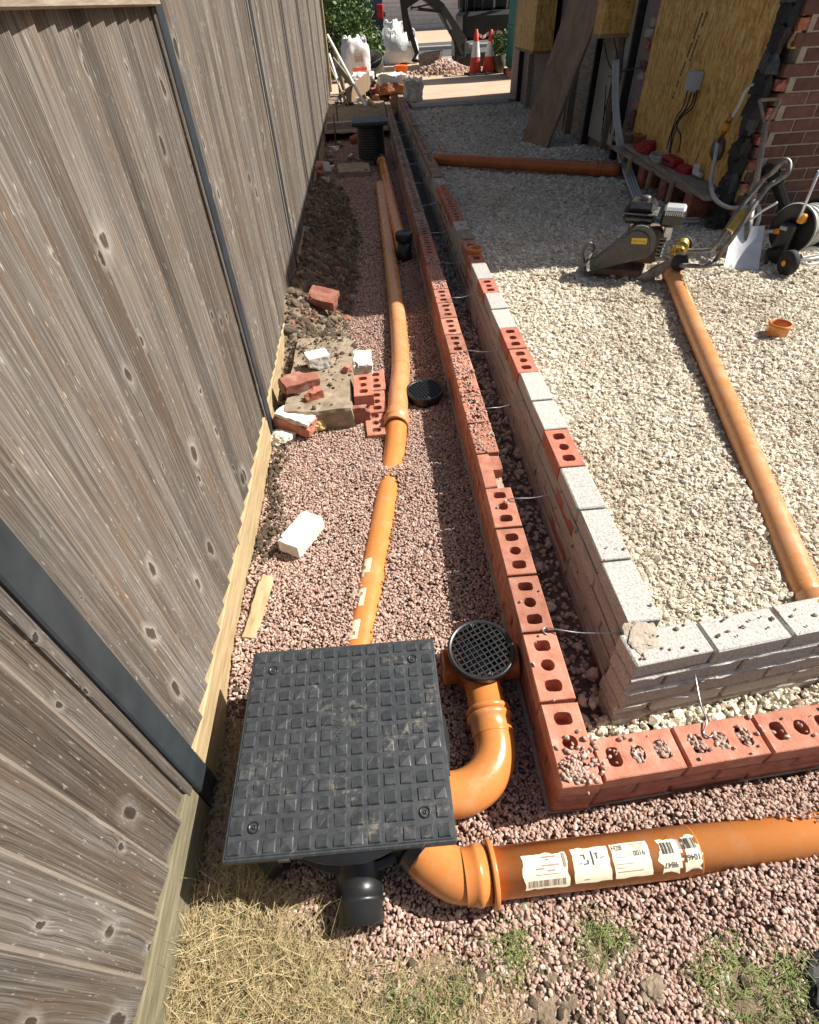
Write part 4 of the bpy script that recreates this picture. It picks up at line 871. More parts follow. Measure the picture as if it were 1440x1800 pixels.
# soil heap
def soilg(name, x0, x1, y0, y1, st):
    return grid(name, x0, x1, y0, y1, st, soil_h, 'soil')
soilg('soil_heap', -1.08, -.34, 1.7, 7.8, .022)
n_ = 9000; x = RNG.uniform(-1.03, -.36, n_); y = RNG.uniform(1.85, 7.6, n_); z = np.array([soil_h(q, t) for q, t in zip(x, y)]); kp = (z > -.012) & (x > -.978-.009*y+.03); P_ = np.stack([x, y, z], 1)[kp]; k = len(P_)
ln = np.clip(RNG.lognormal(0, .55, k), .4, 4.5)*.024
scatter('soil_clods', P_, rot_for(k, .8), np.stack([ln, ln*RNG.uniform(.6, 1, k), ln*RNG.uniform(.5, .85, k)], 1), 'clod', 2, .38, 1.2, True, 8, 9)

n_ = 420; x = RNG.uniform(-1.0, -.5, n_); y = RNG.uniform(1.8, 4.4, n_); z = np.array([soil_h(q, t) for q, t in zip(x, y)]); kp = (z > -.02) & (x > -.94); P_ = np.stack([x, y, z+.006], 1)[kp]; k = len(P_); ln = np.clip(RNG.lognormal(0, .5, k), .4, 3.2)*.022
scatter('brick_crumbs', P_, rot_for(k, .8), np.stack([ln, ln*.8, ln*.6], 1), 'brick_old', 1, .35, .9, False, 6, 41)

# ================================================================== DEBRIS BY THE FENCE
def lump(name, label, cat, px, py, z, size, m, rz=0., tilt=(0, 0), seed=1, chip=.5, amp=.004, big=0., group=None):
    p = at(px, py, z+size[2]/2); o = link(name, blob(*[1.25*q for q in size], seed) if name in ('soil_clod', 'cobble', 'mortar_lump', 'limestone_lump', 'foam_lump') else rough_box(*size, seed, amp, 7, chip, big), m, None, (p.x, p.y, z), (tilt[0], tilt[1], rz)); return tag(o, label, cat, group)
SLZ = .125
s0, s1 = at(619, 717, SLZ), at(623, 588, SLZ)
sb = rough_box(.35, s1.y-s0.y, .20, 41, .004, 9, 0, .012); o = link('concrete_slab', sb, 'concrete_old', None, (s0.x-.175, (s0.y+s1.y)/2, -.075)); tag(o, 'soil-covered old concrete footing slab by the fence with rubble on it', 'concrete slab')
lump('broken_block', 'clean white broken half block lying on the old concrete slab', 'block', 559, 632, SLZ+.005, (.125, .10, .075), 'white_block', .35, seed=4, chip=.35)
lump('reclaimed_brick', 'dirty old brick tilted beside the white half block, mortar on its end', 'brick', 524, 672, SLZ-.0, (.20, .10, .07), 'brick_old', .55, (.18, .1), 6, .4)
lump('brick_fragment', 'small orange-red fragment of a perforated brick on the slab', 'brick fragment', 552, 692, SLZ-.0, (.095, .055, .05), 'brick_new', .35, (.1, -.15), 9, .7)
lump('brick_fragment', 'tiny triangular red brick chip near the slab edge', 'brick fragment', 608, 648, SLZ, (.05, .045, .04), 'brick_new', .9, (.2, .3), 12, .9)
def perf(label, px, py, z, rz, src=PERF_NEW, tilt=(0, 0)):
    p = at(px, py, z+BH); me = src[random.randrange(3)]; o = link('perforated_brick', me, None, None, (p.x, p.y, z), (tilt[0], tilt[1], rz)); return tag(o, label, 'brick')
perf('clean red three-hole brick perched on top of the brick stack by the slab', 638, 676, .085, .03)
perf('pink three-hole brick bedded in gravel at the front of the brick stack', 660, 743, -.045, .06, PERF)
perf('pink three-hole brick bedded in gravel under the perched brick', 662, 705, -.035, .04, PERF)
perf('pink three-hole brick bedded in gravel at the back of the brick stack', 661, 668, -.035, .03, PERF)
lump('mortared_brick', 'brick with grey and white mortar crust behind the perched red brick', 'brick', 638, 638, .06, (.105, .19, .07), 'mortar_white', .02, seed=15, chip=.3, amp=.008)
lump('supporting_brick', 'worn brick lying under the perched red brick', 'brick', 634, 715, -.02, (.10, .21, .12), 'brick_old', .03, seed=17, chip=.3)
lump('mortared_brick', 'old brick with white mortar crusted top leaning by the fence post', 'brick', 519, 742, .03, (.205, .095, .07), 'brick', -.42, (.0, .12), 19, .35)
p = at(519, 735, .115); lm = link('mortar_crust', rough_box(.19, .088, .022, 22, .006, 8, .3, .006), 'mortar_white', [o for o in C.objects if 'leaning by the fence post' in o.get('label', '')][0], (0, 0, .062))
lump('mortar_lump', 'lump of white mortar with a red brick corner at the foot of the post', 'mortar lump', 495, 767, .0, (.11, .08, .055), 'mortar_white', .3, seed=25, chip=.8, big=.012)
lump('reclaimed_brick', 'red brick with white mortar patches lying on the soil heap', 'brick', 569, 522, .16, (.19, .12, .075), 'brick_old', -.35, (.35, .15), 28, .5)
lump('timber_peg', 'short square grey timber peg beside the fence', 'peg', 521, 588, .02, (.055, .055, .13), 'wood_grey', .1, seed=31, chip=.2)
lump('limestone_lump', 'pale stone lump in soil among the brick rubble', 'stone', 556, 560, .08, (.10, .06, .05), 'mortar_white', .4, seed=33, chip=.9, big=.012)
lump('foam_lump', 'yellow foam lump between mortared brick and slab', 'foam', 560, 742, .0, (.07, .07, .08), 'foam', .4, seed=35, chip=.9, big=.014)
lump('concrete_block', 'single white concrete block lying askew on the pink gravel', 'block', 530, 938, .012, (.098, .19, .066), 'white_block', -.52, (.0, .05), 37, .08, .003)
lump('timber_offcut', 'pale timber offcut half buried in gravel beside the fence', 'timber offcut', 452, 1070, -.012, (.05, .27, .06), 'wood_new', -.12, (.06, .25), 39, .1)
n_ = 650; x = RNG.uniform(s0.x-.38, s0.x+.01, n_); y = RNG.uniform(s0.y, s1.y, n_); kp = RNG.random(n_) < np.clip(.25+.9*(y-s0.y)/(s1.y-s0.y)-.6*np.abs(np.sin(x*19)), .06, 1); P_ = np.stack([x, y, np.full(n_, SLZ+.002)], 1)[kp]; k = len(P_); ln = np.clip(RNG.lognormal(0, .5, k), .3, 3)*.013
scatter('slab_crumbs', P_, rot_for(k, .8), np.stack([ln, ln*.85, ln*.6], 1), 'clod', 2, .38, 1.2, True, 6, 31)
n_ = 900; y = RNG.uniform(.35, 2.0, n_); x = -.978-.009*y+.03+np.abs(RNG.normal(0, .035, n_))+.03*np.sin(y*6)**2; P_ = np.stack([x, y, .004+RNG.uniform(-.004, .008, n_)], 1); ln = np.clip(RNG.lognormal(0, .5, n_), .4, 3)*.013
scatter('fence_foot_soil', P_, rot_for(n_, .8), np.stack([ln, ln*.85, ln*.6], 1), 'clod', 2, .38, 1.2, True, 6, 32)
# roots and dead stems in dark holes by the fence
def stems(name, label, spots, m, n_, ln, rad, seed, spread=.06, up=.6):
    rnd = random.Random(seed); mb = MB()
    for _ in range(n_):
        c = rnd.choice(spots); p = Vector((c[0]+rnd.gauss(0, spread), c[1]+rnd.gauss(0, spread), c[2])); d = Vector((rnd.gauss(0, 1), rnd.gauss(0, 1), abs(rnd.gauss(0, up)))).normalized(); L = ln*rnd.uniform(.5, 1.3); q = []
        for i in range(5): t = i/4; q.append(p+d*L*t+Vector((rnd.gauss(0, .08), rnd.gauss(0, .08), -.55*t*t*abs(up)))*L)
        for i in range(4):
            w_ = rad*(1-i/4.5); a, b = q[i], q[i+1]; sd_ = (b-a).cross(Vector((rnd.gauss(0, .3), rnd.gauss(0, .3), 1))).normalized()*w_; w2 = sd_*(1-1/(4.5-i)); k_ = len(mb.v)
            mb.v += [tuple(a-sd_), tuple(a+sd_), tuple(b+w2), tuple(b-w2)]; mb.f.append((k_, k_+1, k_+2, k_+3)); mb.smooth.append(False)
    o = struct(name, mb, m, 'stuff'); return o
# --- grass at the near edge: dry thatch on the left, thin green tufts to the right
dry = [(x, y, .004) for x in np.linspace(-.95, -.55, 16) for y in np.linspace(-.46, -.15, 9) if y < -.16-.15*max(0, (x+.80)/.20)]
stems('dry_grass', '', dry, 'straw', 3600, .17, .0012, 3, .035, .24); stems('dry_thatch', '', dry, 'straw', 2400, .08, .0009, 33, .03, .5); stems('green_blades', '', dry[::2], 'grass_green', 500, .09, .0012, 34, .04, .5)
dry2 = [(x, y, .0) for x in np.linspace(-.62, -.22, 12) for y in np.linspace(-.47, -.33, 5)]+[(-.17, -.29, 0), (.3, -.40, 0), (.5, -.42, 0)]
stems('dry_grass_sparse', '', dry2, 'straw', 1700, .085, .0009, 4, .03, .4)
gsp = [(-.44, -.35, 0), (-.36, -.38, 0), (-.30, -.36, 0), (-.40, -.43, 0), (-.175, -.275, 0), (-.165, -.295, 0), (-.16, -.25, 0), (.03, -.275, 0), (.09, -.27, 0), (.26, -.36, 0), (.33, -.33, 0), (.37, -.40, 0), (.45, -.36, 0), (.48, -.43, 0), (.53, -.39, 0), (.30, -.44, 0), (.57, -.45, 0), (.42, -.46, 0)]
stems('green_grass', '', gsp, 'grass_green', 1900, .068, .0014, 5, .019, .75)
shade = [(x, y, -.03) for x in np.linspace(-.93, -.80, 5) for y in np.linspace(-.1, .35, 12)]
stems('withered_grass', '', shade, 'straw', 1500, .10, .0009, 6, .03, .8)
stems('root_tangle', '', [(at(478, 1035, 0).x, at(478, 1035, 0).y, 0), (at(490, 930, 0).x, at(490, 930, 0).y, 0)], 'bark', 160, .06, .0012, 8, .035, .7)
grid('turf_soil', -.98, 1.0, -.7, -.22, .012, lambda x, y: -.003+.012*fbm(x*6, y*6, 3.)-.03*sstep(-.30, -.24, y)+.012*fbm(x*30, y*30, 1.), 'soil')
n_ = 700; x = np.concatenate([RNG.uniform(-.95, -.45, 350), RNG.uniform(-.45, .7, 350)]); y = RNG.uniform(-.46, -.28, n_); P_ = np.stack([x, y, np.full(n_, .0)+RNG.uniform(-.006, .004, n_)], 1); ln = np.clip(RNG.lognormal(0, .5, n_), .4, 2.4)*.009
scatter('topsoil_crumbs', P_, rot_for(n_, .8), np.stack([ln*1.3, ln*1.2, ln*.8], 1), 'clod', 2, .38, 1.2, True, 6, 12)
for (px, py, s, lb) in ((915, 1592, .06, 'brown soil clod on gravel in front of the labelled pipe'), (1145, 1740, .055, 'crumbly grey soil clod among pink stones by the grass'), (1275, 1720, .028, 'buff rounded cobble in the grass')):
    lump('soil_clod' if 'clod' in lb else 'cobble', lb, 'soil clod' if 'clod' in lb else 'stone', px, py, -.012, (s, s*.9, s*.55), 'concrete_old' if 'cobble' not in lb else 'mortar_white', .5, seed=int(px), chip=.9, big=.01, amp=.006)
gl = blob(.2, .16, .06, 71, .3); p = at(1470, 1765, .02); tag(link('sack_or_shade_lump', gl, 'black_matt', None, (p.x+.03, p.y, -.015), (0, 0, .5)), 'black plastic sack corner lying in the grass', 'sack')  # black lump added in place of a shadowy void, not a real sack

# ================================================================== HOUSE
HX, HY, HZ = 2.36, 3.85, .16
ho = thing('house', 'red brick house with boarded-up side wall beside the limestone yard', 'house', (HX, HY, 0)); hb_ = Vector(ho.location)
mb = MB().box((HX+.11, HY+.11, -.1), (9.2, 12.2, 3.42)); part('wall', mb, 'mortar_dark', ho)
rx0, rx1, ry0, ry1 = 2.05, 9.6, 3.80, 12.45; mb = MB().add([(rx0, ry0, 3.42), (rx1, ry0, 3.42), (rx1, ry1, 3.42), (rx0, ry1, 3.42), (rx0, ry0, 3.5), (rx1, ry0, 3.5), (rx1, ry1, 3.5), (rx0, ry1, 3.5), (5.8, 7.4, 5.0), (5.8, 8.9, 5.0)], [(3, 2, 1, 0), (0, 1, 5, 4), (1, 2, 6, 5), (2, 3, 7, 6), (3, 0, 4, 7), (4, 5, 8), (5, 6, 9, 8), (6, 7, 9), (7, 4, 8, 9)]); part('roof', mb, 'roof_tile', ho)
mb = MB().box((HX+.10, HY+.10, 2.4), (9.15, HY+.12, 3.4)); 
HBM = [plain_brick_mesh(200+i, .215, .1, .065) for i in range(5)]
for me in HBM: me.materials.append(MATS['house_brick'])
mb = MB().box((HX+.085, HY+.006, -.05), (3.6, HY+.115, 3.4)); part('bed_mortar', mb, 'mortar', ho)
for c in range(23):
    z = .02+.075*c; x = HX+.02+(.0 if c % 2 else .1125)+random.uniform(-.015, .015); k = 0
    while x < 3.5:
        L = .215; link('brick', HBM[random.randrange(5)], None, ho, Vector((x+L/2, HY+.05+random.uniform(-.0015, .0015), z))-hb_, (0, 0, PI/2)); x += .225; k += 1
    if c % 2 == 0 and random.random() < .8: o = link('brick', rough_box(.1, .09, .062, 300+c, .006, 4, .6), 'brick', ho, Vector((HX+.07, HY+.06, z))-hb_)
# torn mortar edge where the old wall was cut away
for k in range(17):
    z = .12+k*.115; w_ = random.uniform(.055, .085)
    link('torn_edge', rough_box(w_, .13, .13, 400+k, .006, 6, .5, .02), 'black_matt' if k % 3 else 'steel_dark', ho, Vector((HX-.035+random.uniform(-.012, .012), HY+.10, z))-hb_, (random.uniform(-.1, .1), 0, random.uniform(-.3, .3)))
for k, z in enumerate((.42, .55, 1.28, 1.45)): link('foam_filler', rough_box(.05, .05, .09, 430+k, .008, 5, .6, .012), 'foam', ho, Vector((HX+.045, HY+.04, z))-hb_)
# side wall: brickwork behind, OSB over the opening
y_a, y_b = HY+.19, 5.98
osb = MB().box((HX+.0, y_a, .46), (HX+.018, y_b, 2.75)); bo = part('osb_board', osb, 'osb', ho)
st = MB(); rnd = random.Random(2)
for k in range(26):      # stencilled code running up the sheet
    q = atx(1176+(.5-k/26)*60+32, 12+k*6.6, HX-.003)
    if rnd.random() < .85: st.box((HX-.0012, q.y-.018, q.z-.012), (HX-.0002, q.y+.012, q.z+.010))
    if k > 2 and k < 17 and rnd.random() < .7: st.box((HX-.0012, q.y-.105, q.z-.008+.05), (HX-.0002, q.y-.075, q.z+.012+.05))
part('stencil_print', st, 'stencil', bo)
mb = MB().box((HX+.03, y_b, .1), (HX+.11, 6.35, 3.4)); part('brick_jamb', mb, 'mortar_dark', ho)
for c in range(20):
    if random.random() < .75: link('brick', rough_box(.09, random.uniform(.1, .2), .062, 500+c, .005, 4, .5), random.choice(['brick', 'house_brick', 'mortar']), ho, Vector((HX+.05, 6.1+random.uniform(-.03, .05), .1+.077*c))-hb_)
part('cladding', MB().box((HX+.05, 6.35, .1), (HX+.108, 12.2, 3.4)), 'mortar_dark', ho)
# pale panels and timber studs between the boxed frames
for i, (ya, yb, zb, zt, xo, m) in enumerate(((6.42, 6.70, .32, 2.2, .02, 'cream_paint'), (6.78, 7.35, .30, 2.2, .01, 'cream_paint'), (7.5, 8.1, .2, 2.3, .03, 'wood_grey'), (8.5, 9.0, .2, 2.2, .02, 'concrete_old'))):
    part('panel', MB().box((HX+xo, ya, zb), (HX+xo+.04, yb, zt), bev=.004), m, ho)
for i, yy in enumerate((6.38, 6.74, 7.42, 8.2, 9.3, 10.6, 11.3)): part('stud', MB().box((HX-.03, yy, .12), (HX+.05, yy+.05, 2.4), bev=.003), 'wood_grey' if i % 2 else 'black_matt', ho)
# boxed OSB casings hanging from above
for i, (ya, yb, zb, xa, xb) in enumerate(((6.62, 7.42, 1.27, 2.08, 2.52), (9.3, 10.45, 1.0, 2.06, 2.40))):
    part('osb_casing', MB().box((xa, ya, zb), (xb, yb, 2.6), bev=.002), 'osb', ho)
    part('casing_trim', MB().box((xa-.004, ya+.02, zb-.03), (xb-.01, yb, zb-.001)), 'wood_board', ho)
# --- leaning scaffold board
p0, p1 = at(918, 245, .20), at(985, 266, .20); t0 = Vector((2.075, 8.72, 1.9)); d_ = (p1-p0)
nrm = d_.normalized(); up = (atx(1045, 0, 2.07)-(p0+p1)/2); up = up.normalized(); nrm = (nrm-up*nrm.dot(up)).normalized(); out = nrm.cross(up)
Mb = Matrix(((nrm.x, out.x, up.x, p0.x), (nrm.y, out.y, up.y, p0.y), (nrm.z, out.z, up.z, p0.z-.02), (0, 0, 0, 1)))
mb = MB().box((0, -.02, -.06), (d_.length*.62, .018, 2.1), bev=.003); tag(link('leaning_board', mb.mesh('leaning_board'), 'wood_board'), 'long brown chipboard sheet leaning against the house wall', 'board').matrix_world = Mb
# --- ledge of old floor timbers under the OSB, with brick piers beneath
sh = thing('timber_ledge', 'dark timber ledge cluttered with tools along the foot of the boarded wall', 'ledge', (2.25, 5.1, .1))
F0, F1 = at(1083, 238, .45), at(1245, 345, .45); F0.x = 2.30; F1.x = 2.16
mb = MB(); mb.add([(F0.x, F0.y, .42), (HX+.02, F0.y, .42), (HX+.02, F1.y, .42), (F1.x, F1.y, .42), (F0.x, F0.y, .455), (HX+.02, F0.y, .455), (HX+.02, F1.y, .455), (F1.x, F1.y, .455)], [(3, 2, 1, 0), (4, 5, 6, 7), (0, 1, 5, 4), (1, 2, 6, 5), (2, 3, 7, 6), (3, 0, 4, 7)]); part('plank', mb, 'wood_grey', sh)
mb = MB().box((2.20, 4.2, .385), (2.26, 6.1, .417), bev=.004); part('bearer', mb, 'wood_grey', sh)
for i, (yy, m) in enumerate(((4.25, 'brick'), (4.75, 'brick_old'), (5.25, 'brick'), (5.8, 'wood_grey'))): part('pier', MB().box((2.24, yy, .05), (2.40, yy+.13, .384), bev=.006), m, sh)
for i, yy in enumerate((4.5, 4.95, 5.45)): part('bracket', MB().box((2.16, yy, .27), (2.19, yy+.03, .418), bev=.003), 'wood_new', sh)
def on_ledge(px, py): q = at(px, py, .455); return Vector((min(max(q.x, 2.12), 2.33), q.y, .456))
q = on_ledge(1119, 250); solo('plant_pot', MB().lathe([(0, 0), (.035, 0), (.048, .075), (.054, .076), (.054, .09), (.046, .09), (.034, .01), (0, .01)], seg=20), 'concrete_old', 'small grey plant pot on the timber ledge', 'plant pot', loc=q)
q = on_ledge(1143, 258); solo('plant_pot', MB().lathe([(0, 0), (.05, 0), (.062, .09), (.068, .09), (.068, .11), (.058, .11), (.048, .01), (0, .01)], seg=20), 'terracotta', 'terracotta plant pot on the timber ledge', 'plant pot', loc=q)
q = on_ledge(1162, 266); tag(link('cloth_bundle', rough_box(.17, .2, .09, 61, .008, 8, .6, .025), 'red_plastic', None, q, (0, 0, .3)), 'crumpled dull red bag on the timber ledge', 'bag')
q = on_ledge(1195, 290); tl = thing('tool_case', 'red plastic tool case lying open on the timber ledge', 'tool case', tuple(q)); part('case', MB().box((-.07, -.13, 0), (.07, .13, .065), bev=.015), 'red_plastic', tl, True); part('handle', MB().tube(smooth_path([(-.07, -.05, .04), (-.1, -.03, .05), (-.1, .03, .05), (-.07, .05, .04)], 4), .008, 8), 'cable_black', tl, True)
q = on_ledge(1226, 302); tag(link('tool_box', rough_box(.11, .16, .05, 63, .004, 5, .3), 'red_plastic', None, q, (0, 0, .2)), 'small dark red box at the near end of the ledge', 'box')
q = on_ledge(1160, 283); mb = MB()
for k in range(4): mb.tube([q+Vector((math.cos(a)*(.07+.006*k), math.sin(a)*(.10+.008*k), .008+.012*k+.004*math.sin(a*3+k))) for a in np.linspace(0, 6.283, 24)], .006, 6)
solo('cable_coil', mb, 'hose_grey', 'loose coil of pale cable on the timber ledge', 'cable')
q = on_ledge(1238, 312); mb = MB(); mb.tube([q+Vector((0, -.06, .03)), q+Vector((0, .06, .03))], .02, 12); mb.tube([q+Vector((0, .0, .03)), q+Vector((-.01, .0, .10))], .017, 12); mb.tube([q+Vector((0, .06, .03)), q+Vector((.02, .1, .07))], .017, 12); solo('pipe_fitting', mb, 'white_paint', 'white plastic plumbing fitting at the end of the ledge', 'pipe fitting')
# --- junction box with cables
q = atx(1222, 143, HX-.03); jb = thing('junction_box', 'grey plastic junction box on the OSB with dark cables hanging from it', 'junction box', tuple(q))
part('box', MB().box((-.035, -.075, -.065), (.03, .075, .065), bev=.012), 'grey_plastic', jb, True); part('lid', MB().box((-.042, -.068, -.058), (-.0355, .068, .058), bev=.004), 'grey_plastic', jb, True)
for k, pth in enumerate(([(1209, 160), (1200, 190), (1190, 205), (1178, 240), (1172, 262)], [(1216, 162), (1206, 190), (1194, 206), (1182, 235), (1177, 268)], [(1223, 160), (1214, 186), (1197, 204), (1184, 240), (1178, 270)], [(1226, 158), (1218, 188), (1199, 205), (1190, 222), (1197, 240), (1193, 268)])):
    part('cable', MB().tube(smooth_path([atx(a_, b_, HX-.03-.01*i) for i, (a_, b_) in enumerate(pth)], 5), .006, 8), 'cable_black', jb)
# --- conduit bundle running down and along the ground
cb = thing('conduit_bundle', 'bundle of grey conduits coming down the wall and curling along the ground', 'conduit', (2.25, 6.2, .2))
for k in range(4):
    o_ = k*5; pth = [atx(1079+o_*.6, 105, 2.29), atx(1078+o_*.6, 180, 2.28), atx(1084+o_*.6, 238, 2.25), at(1088+o_, 275, .34), at(1100+o_, 310, .26), at(1112+o_, 342, .24), at(1126+o_*1.3, 366+o_*.2, .23)]
    if k < 2: pth += [at(1150, 376+o_, .225), at(1190, 384+o_, .225), at(1232, 384+o_, .235)]
    part('conduit', MB().tube(smooth_path(pth, 5), .012, 10), 'hose_grey', cb)
wv_ = thing('loose_cables', 'thin dark cables hanging between the pale panels', 'cable', (2.3, 6.8, .2))
for pth in ([(1078, 60), (1085, 110), (1072, 160), (1060, 210)], [(1098, 70), (1090, 140), (1078, 190), (1073, 235)], [(1062, 75), (1075, 120), (1112, 122)], [(1070, 135), (1095, 125), (1130, 118)], [(1066, 150), (1062, 200), (1058, 240)]):
    part('cable', MB().tube(smooth_path([atx(a_, b_, 2.30) for a_, b_ in pth], 5), .006, 7), 'cable_black', wv_)
# --- hose with valve and disc on the OSB
hs = thing('garden_hose', 'pale grey hose with orange tap connector hanging from the wall and looping to the ground', 'hose', (2.2, 4.1, .3))
pth = [atx(1262, 250, 2.27), atx(1256, 285, 2.25), atx(1250, 318, 2.22), atx(1256, 348, 2.15), aty(1280, 364, 3.80), aty(1310, 364, 3.72), aty(1332, 362, 3.62), aty(1334, 385, 3.50), aty(1326, 405, 3.45)]
part('hose', MB().tube(smooth_path(pth, 6), .014, 12), 'hose_grey', hs)
part('white_pipe', MB().tube(smooth_path([atx(1328, 148, 2.30), atx(1312, 160, 2.29), atx(1300, 185, 2.29), atx(1288, 205, 2.28)], 5), .014, 10), 'white_paint', hs)
part('tap', MB().tube([atx(1288, 203, 2.28), atx(1281, 212, 2.28), atx(1276, 228, 2.28), atx(1262, 252, 2.27)], [.016, .022, .018, .012], 10), 'copper', hs)
part('connector', MB().tube([atx(1279, 216, 2.265), atx(1275, 230, 2.265)], .022, 12), 'orange_detail', hs)
q = atx(1262, 262, HX-.015); part('escutcheon', MB().lathe([(0, -.03), (.06, -.028), (.075, -.012), (.078, .012), (0, .014)], q, (1, 0, 0), 28), 'steel_worn', hs)
# --- black waste pipe on the rear wall
wp = thing('waste_pipe', 'black plastic waste pipe elbow on the brick rear wall', 'pipe', (2.6, 3.8, .2))
part('pipe', MB().tube(smooth_path([aty(1347, 300, 3.85), aty(1352, 298, 3.79), aty(1362, 312, 3.74), aty(1376, 350, 3.72), aty(1388, 392, 3.70)], 5), .038, 16), 'black_plastic', wp)
part('collar', MB().tube([aty(1360, 306, 3.745), aty(1366, 322, 3.738)], .046, 16), 'black_plastic', wp)
# --- shovel
bl = at(1302, 474, h_lime(2.0, 3.1)); tp = Vector((2.335, HY-.03, 1.03)); sv = thing('shovel', 'square-mouth shovel with bright clean blade leaning on the brick wall', 'shovel', tuple(bl)); up = (tp-bl).normalized(); sdv = Vector((.93, -.36, 0)); sdv = (sdv-up*sdv.dot(up)).normalized(); fr = sdv.cross(up)
def SV(a_, b_, c_): return bl+sdv*a_+up*b_+fr*c_
mb = MB(); vs, fs = [], []
for j in range(9):
    t = j/8; hw = .105*(1-.12*t); zz = .29*t
    for i in range(9):
        u = -1+i/4; vs.append(SV(u*hw, zz+(.0 if t > .1 else .0), .018*u*u+.02*t*t-.012)) 
fs = [(j*9+i, j*9+i+1, (j+1)*9+i+1, (j+1)*9+i) for j in range(8) for i in range(8)]
mb.add([tuple(v) for v in vs], fs, True); mb.add([tuple(Vector(v)-fr*.003) for v in vs], [f[::-1] for f in fs], True); part('blade', mb, 'alu', sv)
part('socket', MB().tube([SV(0, .20, -.004), SV(0, .30, .010), SV(0, .46, .012)], [.008, .024, .020], 12), 'steel_worn', sv)
H_ = (tp-bl).length; part('shaft', MB().tube([SV(0, .44, .012), SV(0, H_-.16, .006)], .0185, 12), 'wood_grey', sv)
part('grip', MB().tube(smooth_path([SV(0, H_-.17, .006), SV(-.018, H_-.13, .006), SV(-.052, H_-.03, .006), SV(-.054, H_, .006), SV(.054, H_, .006), SV(.052, H_-.03, .006), SV(.018, H_-.13, .006), SV(0, H_-.17, .006)], 3), .010, 10), 'wood_grey', sv)
# --- hose reel
rl = at(1385, 481, .225); hr = thing('hose_reel', 'black hose reel cart with orange fittings standing by the brick wall', 'hose reel', tuple(rl))
rc = aty(1398, 402, 3.14); ra = Vector((1, .42, 0)).normalized()
for off, rr_ in ((-.03, .148), (.17, .148)): part('drum_flange', MB().lathe([(0, 0), (rr_*.94, 0), (rr_, -.006), (rr_+.004, .004), (rr_, .014), (rr_*.92, .010), (0, .010)], rc+ra*off, ra, 44), 'black_plastic', hr)
part('flange_rim', MB().lathe([(.146, -.008), (.153, .004), (.146, .015)], rc+ra*-.03, ra, 44), 'hose_grey', hr)
part('drum', MB().lathe([(.05, -.02), (.05, .17)], rc, ra, 24), 'black_plastic', hr)
for k in range(8): 
    cx_ = rc+ra*(-.005+.021*k); a1, a2 = ra.cross(Vector((0, 0, 1))), Vector((0, 0, 1)); part('hose_turn', MB().tube([cx_+(a1*math.cos(t)+a2*math.sin(t))*(.112+.006*(k % 2)) for t in np.linspace(0, 6.283, 30)], .011, 8, False), 'hose_grey', hr)
fdir = ra.cross(Vector((0, 0, 1))); Mr = Matrix(((ra.x, fdir.x, 0, rc.x), (ra.y, fdir.y, 0, rc.y), (0, 0, 1, rc.z), (0, 0, 0, 1)))
part('side_frame', MB().box((-.085, -.06, -.22), (-.045, .045, .045), Mr, .012), 'black_plastic', hr)
part('badge', MB().box((-.089, -.05, .0), (-.0855, .0, .022), Mr, .002), 'grey_plastic', hr)
part('crank', MB().tube([Mr @ Vector((-.06, .03, .06)), aty(1408, 378, 3.06), aty(1440, 300, 3.02)], [.009, .008, .008], 10), 'alu', hr)
part('crank_clip', MB().box((-.085, .03, .055), (-.04, .075, .11), Mr, .01), 'orange_detail', hr)
part('hose_connector', MB().tube([Mr @ Vector((-.08, -.075, -.02)), Mr @ Vector((-.08, -.04, -.01))], .018, 12), 'orange_detail', hr)
part('lead_hose', MB().tube(smooth_path([Mr @ Vector((-.08, -.075, -.02)), Mr @ Vector((-.09, -.13, -.04)), aty(1340, 425, 3.2), aty(1325, 430, 3.25)], 5), .011, 8), 'hose_grey', hr)
wc = at(1385, 462, .31); wa = Vector((1, .1, 0)).normalized()
part('wheel', MB().lathe([(.0, -.022), (.058, -.022), (.070, -.016), (.074, -.006), (.074, .022), (.068, .028), (0, .028)], wc, wa, 32), 'rubber', hr)
part('hub', MB().lathe([(.018, -.03), (.016, -.033), (0, -.033)], wc, wa, 20), 'orange_detail', hr)
part('axle', MB().tube([wc+wa*.02, wc+wa*.36+Vector((0, .0, .02))], .010, 10), 'alu', hr)
part('stand', MB().tube(smooth_path([Mr @ Vector((-.065, -.03, -.12)), aty(1350, 440, 3.1), aty(1347, 462, 3.0)], 4), .011, 8), 'black_plastic', hr)
gh = thing('trailing_hose', 'loose pale hose coil on the ground beside the hose reel', 'hose', (2.5, 3.1, .24)); part('hose', MB().tube(smooth_path([at(1412, 438, .33), at(1432, 436, .33), at(1450, 448, .27), at(1440, 462, .24), at(1415, 465, .24), at(1404, 456, .24), at(1430, 450, .25), at(1462, 452, .25)], 6), .011, 8), 'hose_grey', gh)

# ================================================================== PLATE COMPACTOR (local: x along the machine to the handle, y left, z up)
c0, c1 = at(1030, 486, .225), at(1132, 505, .225); ang = math.atan2(c1.y-c0.y, c1.x-c0.x)+.16
pc = thing('plate_compactor', 'petrol plate compactor with black belt guard and yellow label standing on limestone', 'plate compactor', tuple(c0+Vector((0, 0, -.005))), ang)
def pp(name, mb, m, parent=None): 
    o = link(name, mb.mesh(name), m, parent or pc); return o
LW = .30   # width goes to +y
pr_ = [(-.02, .095), (-.035, .06), (-.02, .022), (.02, .002), (.37, .0), (.41, .012), (.43, .03), (.425, .04), (.37, .014), (.02, .016), (-.01, .03), (-.022, .06), (-.008, .093)]
pp('base_plate', MB().prism([(x_, z_) for x_, z_ in pr_], -LW, 0, Matrix.Rotation(PI/2, 4, 'X')), 'steel_worn')
mb = MB().box((.05, .03, .012), (.34, LW-.03, .065), bev=.01); pp('exciter', mb, 'rusty')
